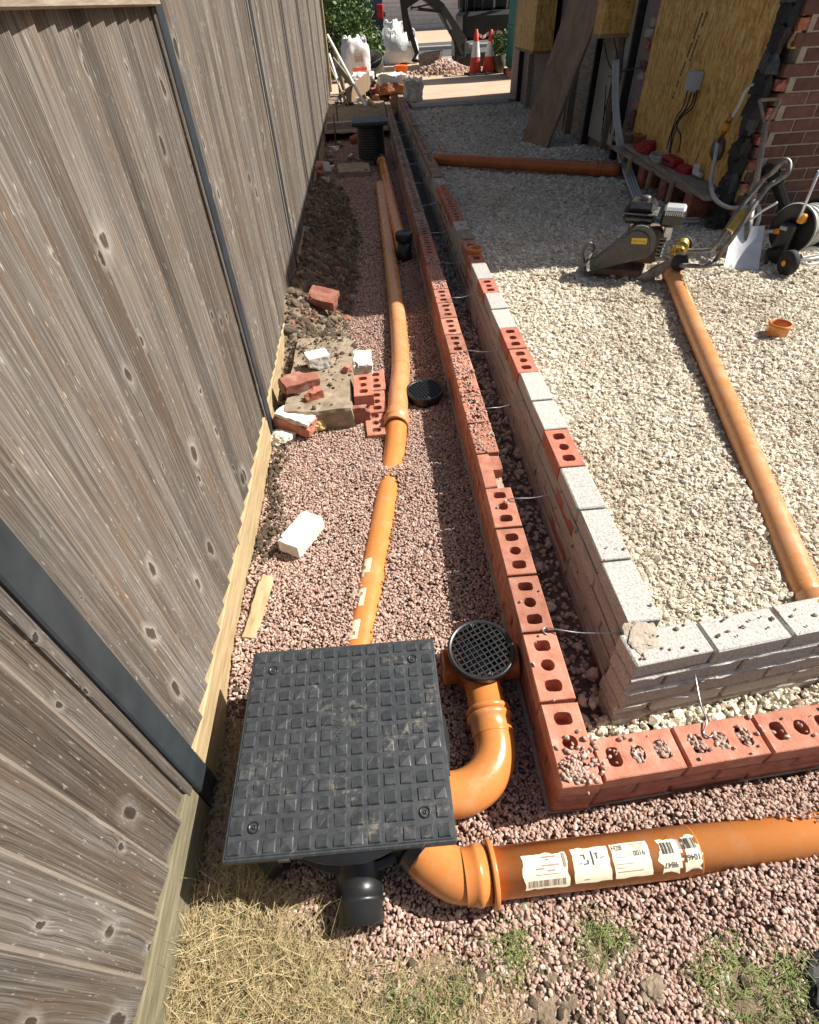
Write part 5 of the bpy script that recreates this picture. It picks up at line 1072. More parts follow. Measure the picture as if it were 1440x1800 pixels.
# belt guard: teardrop prism on the near side
poly = []; r1, r2 = .105, .04; p1_, p2_ = Vector((.275, .235)), Vector((.045, .085)); dd = (p1_-p2_); aa = math.atan2(dd.y, dd.x); be_ = math.acos((r1-r2)/dd.length)
for i in range(13): t = aa-be_+(2*be_)*i/12; poly.append((p1_.x+r1*math.cos(t), p1_.y+r1*math.sin(t)))
for i in range(7): t = aa+be_+(2*PI-2*be_)*i/6; poly.append((p2_.x+r2*math.cos(t), p2_.y+r2*math.sin(t)))
MX = Matrix.Rotation(PI/2, 4, 'X')
bgd = pp('belt_guard', MB().prism(poly, -.055, -.008, MX), 'bucket_grey')
ins_ = [(p2_.x+.11+(x_-p2_.x-.11)*.86, p2_.y+.075+(z_-p2_.y-.075)*.84) for x_, z_ in poly]
pp('guard_face', MB().prism(ins_, -.010, .002, MX), 'dusty_black')
pp('label', MB().box((.235, -.0035, .238), (.325, -.0022, .272), Matrix.Translation((.28, 0, .255)) @ Matrix.Rotation(-.06, 4, 'Y') @ Matrix.Translation((-.28, 0, -.255))), 'yellow_label')
tm = text_mb('Belle Group', .0155); M_ = Matrix.Translation((.28, -.0038, .255)) @ Matrix.Rotation(-.06, 4, 'Y') @ Matrix.Rotation(PI/2, 4, 'X'); tm.v = [tuple(M_ @ Vector(v)) for v in tm.v]; pp('label_print', tm, 'ink')
for bx_, bz_ in ((.20, .20), (.19, .15), (.07, .09)): pp('bolt', MB().lathe([(0, .004), (.006, .004), (.006, -.004)], (bx_, -.002, bz_), (0, -1, 0), 10), 'steel_worn')
# engine
pp('engine_block', MB().box((.20, .07, .10), (.40, .24, .30), bev=.02), 'rusty')
mb = MB()
for i in range(6): mb.box((.36, .08, .14+.022*i), (.43, .22, .15+.022*i))
fin = pp('cooling_fins', mb, 'steel_worn'); fin['kind'] = 'stuff'
pp('fuel_tank', MB().box((.145, .06, .325), (.335, .235, .385), bev=.022), 'dusty_black'); pp('tank_seam', MB().box((.138, .053, .382), (.342, .242, .390), bev=.003), 'steel_worn'); pp('tank_top', MB().box((.15, .065, .388), (.33, .23, .445), bev=.028), 'dusty_black')
pp('fuel_cap', MB().lathe([(.028, 0), (.028, .018), (.022, .024), (0, .024)], (.25, .15, .444), seg=20), 'steel_worn')
pp('air_filter', MB().box((.365, .06, .325), (.50, .20, .405), bev=.016), 'dusty_black'); pp('filter_cover', MB().box((.372, .068, .404), (.494, .192, .432), bev=.012), 'alu')
for i in range(9): pp('slot', MB().box((.385+i*.0115, .059, .392), (.390+i*.0115, .066, .412)), 'alu')
pp('carburettor', MB().box((.40, .09, .24), (.45, .16, .328), bev=.01), 'alu')
pp('exhaust', MB().lathe([(0, 0), (.05, 0), (.055, .01), (.055, .10), (.04, .12), (0, .12)], (.18, .26, .22), (1, 0, 0), 20), 'rusty')
pp('lifting_hook', MB().tube(smooth_path([(-.03, .06, .06), (-.06, .07, .13), (-.03, .08, .19), (.01, .08, .16)], 5), .010, 8), 'steel_worn')
# rear bracket, rubber mounts and handle
pp('bracket', MB().add([(.30, .0, .02), (.36, .0, .0), (.55, -.0, .14), (.53, .0, .20), (.30, .03, .02), (.36, .03, .0), (.55, .03, .14), (.53, .03, .20)], [(0, 1, 2, 3), (7, 6, 5, 4), (0, 4, 5, 1), (1, 5, 6, 2), (2, 6, 7, 3), (3, 7, 4, 0)]), 'steel_worn')
pp('rubber_mount', MB().lathe([(0, 0), (.045, .0), (.048, .008), (.048, .05), (0, .05)], (.545, .01, .165), (0, -1, 0), 28), 'rubber')
pp('rubber_mount', MB().lathe([(0, 0), (.045, .0), (.048, .008), (.048, .05), (0, .05)], (.545, .29, .165), (0, 1, 0), 28), 'rubber')
pp('pulley', MB().lathe([(0, 0), (.038, 0), (.042, .01), (.022, .03), (.022, .05), (.042, .07), (.038, .08), (0, .08)], (.53, .12, .20), (0, 1, 0), 28), 'brass')
for k in range(3): pp('spring', MB().tube([(.50+.012*k+math.cos(t)*.03, .06+t*.004, .19+math.sin(t)*.03) for t in np.linspace(0, 12.5, 40)], .004, 6), 'brass')
mi = pc.matrix_basis.inverted() if False else (Matrix.Translation(pc.location) @ Matrix.Rotation(ang, 4, 'Z')).inverted()
hA = [at(1195, 466, .38), at(1245, 467, .39), at(1262, 452, .43), at(1300, 400, .60), at(1345, 335, .76)]; hB = [at(1182, 440, .40), at(1243, 440, .41), at(1258, 432, .45), at(1295, 375, .62), at(1340, 318, .77)]
top_ = [at(1362, 312, .82), at(1380, 300, .86), at(1386, 284, .89), at(1378, 284, .89)]
hb2 = [at(1352, 312, .80), at(1366, 302, .84), at(1378, 284, .89)]
loop = hA+[at(1366, 318, .80), at(1384, 305, .84), at(1388, 288, .88), at(1380, 281, .895), at(1370, 290, .87), at(1356, 305, .82)]+hB[::-1]
pp('handle', MB().tube([mi @ v for v in smooth_path(loop, 5)], .0135, 12), 'steel_worn')
mbx = MB(); q = mi @ at(1293, 393, .60); mbx.box((q.x-.05, q.y-.03, q.z-.05), (q.x+.05, q.y+.03, q.z+.05), bev=.006); 
q1, q2 = mi @ at(1284, 405, .57), mi @ at(1308, 372, .66); pp('control_plate', MB().tube([q1, q2], [.028, .028], 6, True, False), 'brass')
q = mi @ at(1318, 388, .64); pp('control_lever', MB().tube(smooth_path([q, q+Vector((.04, .0, .05)), q+Vector((.10, .0, .10))], 4), .006, 8), 'alu')

# ================================================================== FAR GROUND
DZ = .24
mb = MB().add([(.44, 11.4, DZ), (12, 11.4, DZ), (12, 17.4, DZ), (-1.2, 17.4, DZ), (-1.2, 13.55, DZ), (.44, 13.55, DZ)], [(0, 1, 2, 3, 4, 5)]); mb.box((.442, 11.401, -.1), (12, 11.5, DZ-.004)); mb.box((-1.2, 13.552, -.1), (.44, 13.7, DZ-.004)); struct('driveway', mb, 'block_paving')
mb = MB().box((.46, 11.2, -.1), (2.2, 11.398, DZ-.004), bev=.01); struct('drive_edging', mb, 'kerb')
mb = MB().box((-30, 17.4, -.1), (40, 20.8, DZ-.005)); struct('pavement', mb, 'block_paving')
mb = MB().box((-60, 20.8, -.1), (70, 20.98, DZ+.02), bev=.02); struct('kerb', mb, 'kerb')
mb = MB().box((-60, 20.98, -.1), (70, 26.2, DZ-.1)); struct('road', mb, 'asphalt')
mb = MB().box((-60, 26.2, -.1), (70, 26.38, DZ+.02), bev=.02); struct('kerb', mb, 'kerb')
mb = MB().box((-60, 26.38, -.1), (70, 28.6, DZ-.003)); struct('pavement', mb, 'asphalt')
mb = MB().box((-60, 28.6, -.1), (70, 46, DZ+.005)); struct('neighbour_drive', mb, 'block_paving')
grid('earth_bank', -1.15, -.015, 9.9, 13.56, .04, lambda x, y: .10+.13*sstep(10.2, 11.3, y)+.02*fbm(x*6, y*6, 2.), 'soil')

# ================================================================== THINGS ON THE DRIVE
def cone(label, p, h, rz, lean=(0, 0)):
    t = thing('traffic_cone', label, 'traffic cone', tuple(p), rz, 'cones at the edge of the drive', rot=(lean[0], lean[1], rz)); r0, r1 = .155, .03
    rad = lambda f: r0+(r1-r0)*f
    part('base', MB().box((-.21, -.21, 0), (.21, .21, .035), bev=.012), 'rubber', t, True)
    for nm, f0, f1, m, e in (('lower_sleeve', .035/h, .40, 'cone_red', 0), ('reflective_sleeve', .40, .74, 'cone_white', .003), ('upper_sleeve', .74, .99, 'cone_red', 0)):
        part(nm, MB().lathe([(rad(f0)+e, f0*h), (rad(f1)+e, f1*h)]+([(.02, h), (0, h)] if f1 > .9 else []), seg=28), m, t, True)
    return t
k1, k2 = at(835, 131, DZ), at(858, 129, DZ)
cone('red and white traffic cone standing upright, on its square black base', k1, .80, .2); c2 = cone('red and white traffic cone leaning slightly beside the plant pot', k2, .78, .5, (0, .05))
a_, b_ = k1+Vector((.02, 0, .72)), k2+Vector((0, 0, .72)); tp_ = MB(); pts_ = smooth_path([a_, a_.lerp(b_, .5)+Vector((0, 0, -.06)), b_, b_+Vector((.45, -.1, .0)), b_+Vector((.85, -.15, .02))], 8)
tr = thing('barrier_tape', 'red and white barrier tape tied between the cones', 'tape', tuple(a_))
for i in range(len(pts_)-1):
    u = Vector((0, 0, .03)); part('tape_strip', MB().add([pts_[i]-u, pts_[i+1]-u, pts_[i+1]+u, pts_[i]+u], [(0, 1, 2, 3)]), 'tape_white' if i % 3 else 'cone_red', tr)
# portable toilet
tb = at(900, 129, DZ); po = thing('portable_toilet', 'green portable toilet at the corner of the house', 'portable toilet', (3.05, 14.5, DZ))
part('shell', MB().box((2.98, 14.45, DZ+.12), (4.1, 15.55, 2.5), bev=.03), 'toilet_green', po); part('skid', MB().box((2.95, 14.42, DZ), (4.12, 15.58, DZ+.10), bev=.01), 'black_matt', po)
for zz in (.5, 1.05, 1.6): part('rib', MB().box((2.955, 14.5, zz), (2.985, 15.5, zz+.05), bev=.01), 'toilet_green', po)
for i in range(4): part('front_rib', MB().box((3.0+.27*i, 14.425, .42), (3.05+.27*i, 14.452, 2.3), bev=.01), 'toilet_green', po)
tag(link('brick_stack', rough_box(.30, .2, .17, 81, .006, 6, .3), 'brick_old', None, at(902, 137, DZ)), 'few old bricks under the corner of the green toilet', 'brick stack')
# white gate post / panel at the corner of the house
gpnl = thing('white_gate', 'white gate leaf with red stripe standing at the house corner', 'gate', (2.80, 12.25, DZ)); part('board', MB().box((2.68, 12.22, DZ), (2.92, 12.28, 1.15), bev=.006), 'white_paint', gpnl); part('stripe', MB().box((2.72, 12.212, .70), (2.88, 12.2195, .735)), 'cone_red', gpnl)
# potted shrub
def leaves(mb, c, rx, ry, rz_, n_, size, rnd, shell=.35):
    for _ in range(n_):
        while True:
            v = Vector((rnd.uniform(-1, 1), rnd.uniform(-1, 1), rnd.uniform(-1, 1)))
            if shell < v.length < 1 and noise.noise((v+Vector(c))*2.2) > -.25: break
        p = Vector((c[0]+v.x*rx, c[1]+v.y*ry, c[2]+v.z*rz_)); d = Vector((rnd.gauss(0, 1), rnd.gauss(0, 1), rnd.gauss(.2, .8))).normalized(); s = d.cross(Vector((rnd.gauss(0, 1), rnd.gauss(0, 1), rnd.gauss(0, 1)))).normalized(); L = size*rnd.uniform(.6, 1.3); k_ = len(mb.v)
        mb.v += [tuple(p), tuple(p+d*L*.5+s*L*.28), tuple(p+d*L), tuple(p+d*L*.5-s*L*.28)]; mb.f.append((k_, k_+1, k_+2, k_+3)); mb.smooth.append(False)
rnd = random.Random(11)
pp_ = at(877, 128, DZ); ps = thing('potted_shrub', 'small shrub in a rough dark pot between cone and green toilet', 'shrub', tuple(pp_)); part('pot', MB().lathe([(0, 0), (.11, 0), (.17, .32), (.15, .33), (0, .30)], pp_, seg=20), 'bark', ps)
mb = MB(); leaves(mb, pp_+Vector((0, 0, .52)), .2, .2, .24, 420, .08, rnd); part('foliage', mb, 'leaf', ps)
# pile of pink gravel under the digger bucket
gp = at(780, 128, DZ); n_ = 900; r_ = np.abs(RNG.normal(0, .38, n_)); t_ = RNG.uniform(0, 6.28, n_); P_ = np.stack([gp.x+r_*np.cos(t_)*1.35, gp.y+r_*np.sin(t_), DZ+.22*np.exp(-(r_/.42)**2)], 1); ln = np.clip(RNG.lognormal(0, .4, n_), .5, 2.5)*.05
scatter('gravel_pile', P_, rot_for(n_, .7), np.stack([ln, ln, ln*.7], 1), 'pebble_pink', 2, .25, .9, True, 5, 21)
# mini digger
dgz = DZ-.0; dg_ = thing('mini_excavator', 'black mini excavator reaching its bucket over the drive', 'excavator', (2.9, 18.2, dgz))
def beam(name, a_, b_, w0, w1, th, m='digger_black', parent=dg_):
    a_, b_ = Vector(a_), Vector(b_); d = (b_-a_); L = d.length; d.normalize(); sd_ = d.cross(Vector((0, 0, 1))); sd_ = sd_.normalized() if sd_.length > .01 else Vector((0, 1, 0)); u = sd_.cross(d)
    vs = [p+u*sg*w_/2+sd_*s2*th/2 for p, w_ in ((a_, w0), (b_, w1)) for sg, s2 in ((-1, -1), (-1, 1), (1, 1), (1, -1))]
    return part(name, MB().add([tuple(v) for v in vs], [(0, 1, 2, 3), (7, 6, 5, 4), (0, 4, 5, 1), (1, 5, 6, 2), (2, 6, 7, 3), (3, 7, 4, 0)]), m, parent)
D = lambda px, py, y: aty(px, py, y)
DY = 17.0
beam('boom', D(818, 100, DY+.4), D(806, 66, DY+.2), .3, .26, .16); beam('boom', D(812, 75, DY+.2), D(772, 10, DY), .26, .18, .15); beam('boom', D(776, 16, DY), D(748, -8, DY-.1), .2, .2, .15)
beam('arm', D(745, -14, DY-.1), D(706, 12, DY-.1), .15, .16, .12); beam('arm', D(707, -10, DY-.1), D(716, 55, DY-.1), .14, .17, .13); beam('arm', D(713, 30, DY-.1), D(733, 95, DY-.1), .15, .10, .12)
beam('ram', D(712, 30, DY-.18), D(720, 72, DY-.2), .055, .055, .055); beam('ram_rod', D(719, 70, DY-.2), D(727, 100, DY-.2), .03, .03, .03, 'galv'); beam('ram', D(775, 20, DY-.15), D(722, 14, DY-.2), .06, .06, .06); beam('ram_rod', D(735, 15, DY-.21), D(719, 18, DY-.21), .035, .035, .035, 'galv')
beam('hose_run', D(760, 6, DY-.15), D(726, 14, DY-.15), .03, .03, .03, 'cable_black'); beam('ram', D(812, 96, DY+.1), D(794, 50, DY), .07, .07, .07); beam('ram_rod', D(796, 56, DY), D(782, 30, DY), .04, .04, .04, 'galv')
beam('linkage', D(733, 92, DY-.1), D(725, 108, DY-.1), .06, .05, .2); beam('linkage', D(727, 106, DY-.1), D(742, 108, DY-.1), .06, .05, .2)
bk = D(758, 104, DY-.15); pol = [(-.26, .12), (-.30, -.02), (-.20, -.17), (.02, -.20), (.22, -.02), (.27, .16), (.20, .02), (.02, -.13), (-.16, -.11), (-.23, .0), (-.2, .12)]
bkt = part('bucket', MB().prism(pol, -.22, .22, Matrix.Translation(bk) @ Matrix.Rotation(-.25, 4, 'Z') @ Matrix.Rotation(PI/2, 4, 'X')), 'rusty', dg_)
for sg in (-.215, .215): part('bucket_cheek', MB().prism([(-.26, .12), (-.30, -.02), (-.20, -.17), (.02, -.20), (.22, -.02), (.27, .16)], sg-.012, sg+.012, Matrix.Translation(bk) @ Matrix.Rotation(-.25, 4, 'Z') @ Matrix.Rotation(PI/2, 4, 'X')), 'steel_worn', dg_)
for sx_ in (2.35, 3.55):
    mb = MB(); tk = [(-.85+.16*0, .0)]; ov = [(.0+math.cos(t)*.22+(.72 if math.cos(t) > 0 else -.72), .22+math.sin(t)*.22) for t in np.linspace(0, 6.283, 28)[:-1]]
    part('track', MB().prism(ov, -.15, .15, Matrix.Translation((sx_, 18.4, DZ)) @ Matrix.Rotation(PI/2, 4, 'Z') @ Matrix.Rotation(PI/2, 4, 'X')), 'rubber', dg_)
part('dozer_blade', MB().box((2.1, 17.25, DZ+.02), (3.8, 17.33, DZ+.3), bev=.01), 'digger_black', dg_); part('house_body', MB().box((2.3, 17.9, DZ+.5), (3.7, 19.4, DZ+1.05), bev=.08), 'digger_black', dg_)
part('seat', MB().box((2.75, 18.3, DZ+1.05), (3.2, 18.75, DZ+1.5), bev=.06), 'black_matt', dg_); part('engine_cover', MB().box((2.35, 18.8, DZ+1.05), (3.65, 19.4, DZ+1.45), bev=.06), 'digger_black', dg_)
for x_, y_ in ((2.4, 18.05), (3.6, 18.05), (2.4, 19.2), (3.6, 19.2)): part('canopy_post', MB().tube([(x_, y_, DZ+1.0), (x_, y_, DZ+2.3)], .03, 8), 'digger_black', dg_)
part('canopy', MB().box((2.3, 17.9, DZ+2.3), (3.7, 19.35, DZ+2.38), bev=.03), 'digger_black', dg_); part('canopy_rail', MB().box((2.4, 18.02, DZ+.95), (3.6, 18.06, DZ+1.0)), 'digger_black', dg_)
for i, (x_, z_) in enumerate(((2.62, 1.35), (2.82, 1.35))): part('lever', MB().tube([(x_, 18.25, DZ+1.0), (x_+.02, 18.18, DZ+z_)], .018, 8), 'cable_black', dg_)
part('hitch', MB().box((2.0, 17.15, DZ+.2), (2.3, 17.9, DZ+.62), bev=.05), 'digger_black', dg_)

# ---- bulk bags
def bulk_bag(label, p, s, h, seed, rz=0., m='bag_white'):
    t = thing('bulk_bag', label, 'bulk bag', tuple(p), rz); bm = bmesh.new(); bmesh.ops.create_cube(bm, size=1); bmesh.ops.subdivide_edges(bm, edges=bm.edges[:], cuts=9, use_grid_fill=True)
    for v in bm.verts:
        q = v.co.copy(); rr_ = max(abs(q.x), abs(q.y)); l = math.hypot(q.x, q.y) or 1; k_ = .5*rr_/l if l else 1; mixv = .45
        x_, y_ = q.x*(1-mixv)+q.x*2*k_*mixv*1.1, q.y*(1-mixv)+q.y*2*k_*mixv*1.1; z_ = q.z+.5; bul = 1+.14*math.sin(PI*z_)-.12*(z_ > .85)
        nv = noise.noise_vector(Vector((x_*3+seed, y_*3, z_*3)))*.09+noise.noise_vector(Vector((x_*9+seed, y_*9, z_*6)))*.035
        v.co = Vector((x_*s*bul, y_*s*bul, z_*h))+nv*s
    me = bpy.data.meshes.new('sack'); bm.to_mesh(me); bm.free()
    for pl in me.polygons: pl.use_smooth = True
    link('sack', me, m, t)
    for i, (sx_, sy_) in enumerate(((-1, -1), (1, -1), (1, 1), (-1, 1))):
        c = Vector((sx_*s*.42, sy_*s*.42, h*.93)); part('loop', MB().tube(smooth_path([c, c+Vector((-sx_*.03, 0, .16*s)), c+Vector((-sx_*.16*s, -sy_*.04, .18*s)), c+Vector((-sx_*.22*s, -sy_*.05, .0))], 5), .022*s+.008, 8), m, t, True)
    return t
b1 = bulk_bag('bulging white bulk bag standing behind the orange bucket', at(705, 112, DZ)+Vector((0, .2, 0)), .85, .62, 1, .2)
bulk_bag('tall peaked white bulk bag rising behind the bulging one', at(694, 108, DZ)+Vector((.1, .9, 0)), .6, .85, 4, .5)
bulk_bag('slumped white bulk bag half hidden by the hedge leaves', at(660, 112, DZ)+Vector((-.05, 1.2, 0)), .45, .72, 7, .1)
b4 = bulk_bag('white sack with a red printed band standing behind the rubble bucket', at(628, 142, DZ), .52, .75, 9, .3); part('print_band', MB().box((-.16, -.318, .20), (.17, -.30, .27), bev=.006), 'bag_print', b4, True); part('print_text', MB().box((-.1, -.316, .36), (.1, -.305, .48), bev=.004), 'ink_faded', b4, True)
# buckets
def bucket(name, label, p, r0, r1, h, m, rot=(0, 0, 0)):
    t = thing(name, label, 'bucket', tuple(p), 0, None, rot); part('body', MB().lathe([(0, 0), (r0, 0), (r1, h), (r1+.012, h), (r1+.012, h-.02), (r1+.004, h-.022), (r1-.004, h-.002), (r0-.004, .008), (0, .008)], seg=36), m, t, True)
    part('handle', MB().tube([(math.cos(a_)*(r1+.008), math.sin(a_)*.06-.02, h-.02-.11*math.sin(a_)) for a_ in np.linspace(0, PI, 16)], .006, 8), 'galv', t, True); return t
bucket('rubble_bucket', 'large grey rubble bucket lying tipped on the pile of bags', at(664, 138, DZ)+Vector((.02, 0, .12)), .16, .20, .40, 'bucket_grey', (R(48), R(-20), 0))
bucket('orange_bucket', 'bright orange bucket standing on the pile of bags', at(706, 142, DZ), .115, .15, .28, 'bucket_orange')
def sack(label, p, sx_, sy_, sz_, seed, m, rz=0.): return tag(link('cement_bag', rough_box(sx_, sy_, sz_, seed, .006, 8, .3, .05), m, None, p, (0, 0, rz)), label, 'bag')
sack('dusty white cement bag on a pallet under the orange bucket', Vector((.18, 12.55, IZ+.13)), .55, .42, .16, 91, 'bag_white', .1)
sack('reddish plastic bag of material under the white cement bag', Vector((.18, 12.5, IZ+.002)), .55, .42, .15, 92, 'terracotta', .0)
tag(link('sack_or_shade_lump', rough_box(.30, .3, .32, 93, .01, 8, .4, .06), 'mortar_white', None, at(727, 178, DZ)), 'lumpy pale rubble sack at the end of the inner wall', 'sack')
tag(link('block_stack', rough_box(.11, .4, .12, 94, .006, 6, .3, .01), 'concrete', None, (.32, 13.2, IZ)), 'stacked pale blocks at the far end of the inner wall', 'blocks')
q = at(679, 165, .2); tag(link('red_crate', rough_box(.16, .12, .14, 95, .003, 4, .1), 'red_plastic', None, (.06, 13.42, .2)), 'small red box on the far end of the brick wall', 'box')
# debris of planks and pipes against the fence
def plank(name, label, a_, b_, w_, th, m):
    t = thing(name, label, 'plank' if 'pipe' not in name else 'pipe', tuple((Vector(a_)+Vector(b_))/2)); beam('length', a_, b_, w_, w_, th, m, t)
plank('white_plank', 'long white batten leaning across the pile of scrap', at(643, 187, DZ), aty(576, 62, 13.2), .045, .03, 'white_paint')
plank('scrap_timber', 'grey timber scrap leaning on the fence', at(640, 175, DZ), aty(585, 105, 13.0), .10, .03, 'wood_grey'); plank('scrap_timber', 'dark board flat in the scrap pile', at(610, 172, DZ+.1), aty(650, 140, 12.6), .25, .03, 'wood_board')
plank('scrap_timber', 'pale thin lath in the scrap pile', at(612, 185, DZ), aty(582, 120, 12.4), .03, .02, 'wood_new'); plank('scrap_timber', 'short white offcut at the foot of the scrap pile', at(614, 181, DZ), at(634, 172, DZ+.06), .05, .04, 'white_paint'); plank('scrap_timber', 'short pale offcut lying under the white batten', at(645, 172, DZ+.05), at(660, 187, DZ), .05, .04, 'wood_new')
plank('scrap_pipe', 'thin dark pipe in the scrap pile', at(600, 182, DZ+.05), aty(590, 110, 12.8), .03, .03, 'steel_dark'); plank('scrap_pipe', 'thin white pipe beside the scrap timber', at(606, 178, DZ+.05), aty(579, 95, 12.8), .03, .03, 'white_paint')
for i in range(9): tag(link('rubble_lump', rough_box(random.uniform(.1, .22), random.uniform(.1, .2), random.uniform(.06, .14), 600+i, .006, 5, .6, .03), ['concrete_old', 'mortar_white', 'black_matt', 'brick_old'][i % 4], None, at(598+i*9, 182+random.uniform(-9, 8), .2)), ['grey concrete lump', 'white mortar lump', 'black rubble lump', 'dirty brick lump'][i % 4]+' among the scrap at the far end of the fence', 'rubble', 'rubble lumps in the scrap pile')
plank('scrap_timber', 'broad weathered plank propped behind the white batten', at(606, 168, DZ), aty(588, 88, 13.4), .16, .03, 'wood_grey'); plank('scrap_timber', 'dark splintered lath crossing the scrap pile', at(596, 170, DZ+.04), aty(640, 150, 13.0), .05, .03, 'black_matt'); plank('scrap_timber', 'yellow new lath on top of the scrap pile', at(600, 160, DZ+.1), at(640, 178, DZ+.03), .04, .025, 'wood_new')
tag(link('hardcore_bag', rough_box(.42, .35, .28, 99, .01, 8, .4, .07), 'bag_white', None, at(640, 160, DZ)), 'grubby half-empty white bag among the scrap timber', 'bag'); tag(link('plastic_sheet', rough_box(.5, .4, .12, 100, .01, 9, .5, .09), 'black_matt', None, at(655, 160, DZ)), 'crumpled black plastic sheet under the rubble bucket', 'plastic sheet')
tag(link('red_sack', rough_box(.4, .3, .2, 101, .01, 8, .4, .05), 'brick_old', None, at(668, 175, DZ-.05)), 'dull red sack at the end of the outer wall', 'sack')
plank('concrete_edging', 'concrete edging strip across the trench behind the far chamber', (-1.0, 9.9, .20), (-.02, 9.98, .20), .09, .10, 'kerb')
# slabs near the far chamber
q = at(622, 296, .05); tag(link('paving_slab', rough_box(.42, .5, .07, 96, .004, 6, .2, .006), 'concrete_old', None, (q.x, q.y, .0), (0, 0, .05)), 'muddy buff paving slab beside the far black chamber', 'paving slab')
q = at(566, 298, .12); tag(link('broken_slab', rough_box(.2, .16, .05, 97, .004, 5, .4, .006), 'kerb', None, q, (.5, .2, .3)), 'tilted pale slab fragment by the fence', 'slab fragment')
q = at(560, 308, .10); tag(link('rubble_lump', rough_box(.16, .14, .12, 98, .006, 5, .7, .03), 'brick_old', None, q), 'round buff lump by the fence foot', 'rubble')
for i in range(8): tag(link('cobble', rough_box(.1+.05*random.random(), .1, .06, 700+i, .005, 5, .9, .03), 'concrete_old' if i % 2 else 'mortar_white', None, (random.uniform(-.95, -.6), 7.2+.32*i, .0), (0, 0, i)), 'loose stone in the gravel between fence and far chamber', 'stone', 'stones by the far fence')
q = at(632, 218, .12); solo('pipe_stub', MB().lathe([(0, 0), (.055, 0), (.055, .3), (.048, .3), (.048, .02)], seg=24), 'terracotta', 'short terracotta pipe stub poking out behind the far chamber', 'pipe', loc=(FC.x-.28, FC.y+1.0, .12), rot=(R(70), 0, R(60)))
for i, (yy, z1) in enumerate(((9.2, .45), (10.4, .4))): tag(link('iron_stake', MB().tube([(-.86, yy, -.05), (-.84, yy, z1)], .012, 8).mesh('iron_stake'), 'rusty'), ['thin rusty stake in the soil by the far fence', 'short rusty stake at the end of the trench'][i], 'stake')
# ---- hedge and post
rnd = random.Random(21); hg_ = thing('hedge_shrub', 'leafy green shrub beyond the end of the fence', 'shrub', (-.75, 17.0, DZ)); mb = MB()
for c, rx, ry, rz_ in (((-.95, 16.6, 1.2), .55, .6, 1.0), ((-.5, 17.3, .95), .5, .6, .75), ((-.2, 18.1, .7), .45, .5, .5), ((-1.2, 17.4, 1.5), .7, .7, .9), ((-.6, 18.3, 1.4), .6, .6, .6)): leaves(mb, Vector(c), rx, ry, rz_, 1700, .10, rnd, .3)
part('foliage', mb, 'leaf', hg_)
for i, (x_, y_) in enumerate(((-.95, 16.7), (-.6, 17.3), (-.35, 17.9))):
    for k in range(4): part('stem', MB().tube(smooth_path([(x_, y_, DZ-.05), (x_+rnd.gauss(0, .06), y_+rnd.gauss(0, .06), .7), (x_+rnd.gauss(0, .2), y_+rnd.gauss(0, .2), 1.4)], 4), [.02*(1-.06*q) for q in range(9)], 6), 'bark', hg_)
tag(link('timber_post', MB().box((-1.17, 13.9, .0), (-1.05, 14.0, 2.0), bev=.008).mesh('timber_post'), 'wood_new'), 'pale timber post at the end of the fence', 'post')
# ---- parked car, rear towards us
cx, cy = -.42, 24.6; cr_ = thing('parked_car', 'dark car with red tail lamp parked on the road behind the hedge', 'car', (cx, cy, DZ-.1)); z0 = DZ-.1
prof = [(0, .32), (-.02, .62), (.02, 1.12), (.10, 1.22), (.35, 1.72), (2.6, 1.76), (3.3, 1.18), (4.2, 1.0), (4.3, .4), (4.25, .3), (.1, .28)]
part('body', MB().prism(prof, -.9, .9, Matrix.Translation((cx, cy, z0)) @ Matrix(((0, 0, 1, 0), (1, 0, 0, 0), (0, 1, 0, 0), (0, 0, 0, 1)))), 'car_paint', cr_)
part('rear_window', MB().add([(cx-.72, cy+.09, z0+1.24), (cx+.60, cy+.09, z0+1.24), (cx+.55, cy+.315, z0+1.68), (cx-.62, cy+.315, z0+1.68)], [(0, 1, 2, 3)]), 'car_glass', cr_)
part('side_window', MB().box((cx+.895, cy+.9, z0+1.22), (cx+.906, cy+2.5, z0+1.62)), 'car_glass', cr_)
for sg in (-1, 1): part('tail_lamp', MB().box((cx+sg*.78-.10, cy-.05, z0+.98), (cx+sg*.78+.125, cy+.10, z0+1.36), bev=.03), 'lamp_red', cr_)
part('bumper', MB().box((cx-.9, cy-.07, z0+.36), (cx+.9, cy+.02, z0+.62), bev=.04), 'car_paint', cr_); part('number_plate', MB().box((cx-.26, cy-.08, z0+.66), (cx+.26, cy-.055, z0+.77)), 'yellow_label', cr_); part('chrome_strip', MB().box((cx-.62, cy-.012, z0+.93), (cx+.62, cy+.03, z0+.955)), 'alu', cr_)
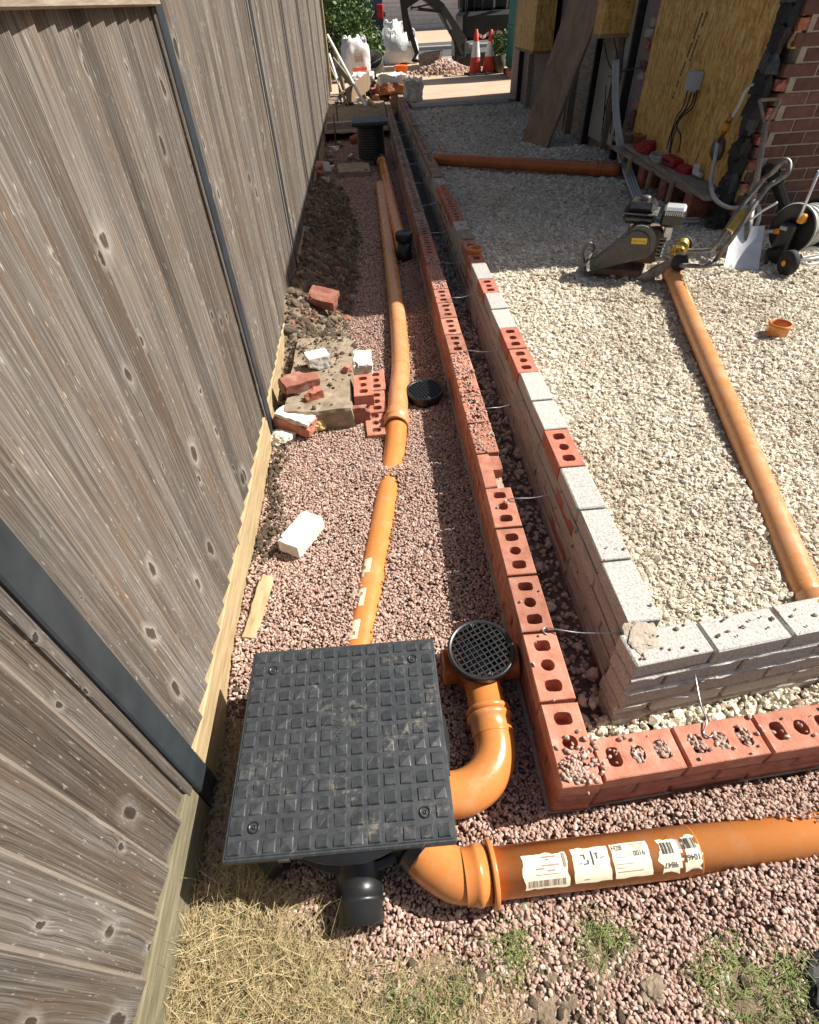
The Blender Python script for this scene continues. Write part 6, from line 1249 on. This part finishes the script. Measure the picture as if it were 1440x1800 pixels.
for sg in (-1, 1):
    for y_ in (.75, 3.4):
        wh = part('wheel', MB().lathe([(0, -.1), (.2, -.1), (.30, -.09), (.32, -.05), (.32, .09), (.29, .11), (0, .11)], (cx+sg*.82, cy+y_, z0+.32), (1, 0, 0), 24), 'rubber', cr_); part('rim', MB().lathe([(0, 0), (.19, 0), (.2, -.012)], (cx+sg*.82+sg*.115, cy+y_, z0+.32), (sg, 0, 0), 20), 'alu', wh)
part('mirror', MB().box((cx+.92, cy+2.5, z0+.98), (cx+1.08, cy+2.62, z0+1.14), bev=.03), 'car_paint', cr_)
# ---- house across the road
nb = thing('neighbour_house', 'brick house with white garage door across the road', 'house', (4, 41, DZ))
part('wall', MB().box((-6, 41.2, 0), (16, 46, 5)), 'brick', nb); part('roof', MB().prism([(-6.4, 5), (16.4, 5), (16.4, 5.1), (5, 8), (-6.4, 5.1)], -.5, 6, Matrix.Translation((0, 46.2, 0)) @ Matrix.Rotation(PI/2, 4, 'X')), 'roof_tile', nb)
gd_ = part('garage_door', MB().box((.4, 41.12, DZ), (5.6, 41.19, 2.4)), 'white_paint', nb)
for i in range(11): part('slat', MB().box((.42, 41.09, DZ+.04+i*.195), (5.58, 41.118, DZ+.04+i*.195+.175), bev=.012), 'white_paint', gd_)
part('pier', MB().box((5.65, 40.95, DZ), (6.15, 41.198, 2.7)), 'house_brick', nb); part('plinth', MB().box((6.2, 41.05, DZ), (8.2, 41.198, .75), bev=.02), 'kerb', nb)
part('porch_wall', MB().box((8.3, 38.6, DZ), (9.6, 41.19, 2.6)), 'house_brick', nb); part('plaque', MB().box((7.25, 41.14, .95), (8.25, 41.198, 2.1), bev=.01), 'white_paint', nb)
for i in range(3): part('plaque_line', MB().box((7.5, 41.13, 1.35+.17*i), (8.0, 41.139, 1.39+.17*i)), 'ink_faded', nb)
wd = part('window', MB().box((10.0, 41.10, .75), (14.2, 41.19, 2.3)), 'car_glass', nb)
for i in range(8): part('frame_bar', MB().box((10.0+i*.585, 41.05, .75), (10.09+i*.585, 41.098, 2.3), bev=.01), 'white_paint', wd)
part('frame_bar', MB().box((9.9, 41.03, .66), (14.3, 41.099, .745), bev=.01), 'white_paint', wd)
tag(link('low_wall', MB().box((9.2, 34, DZ), (16, 34.25, 1.0)).mesh('low_wall'), 'house_brick'), 'low brick garden wall across the road behind the excavator', 'wall')
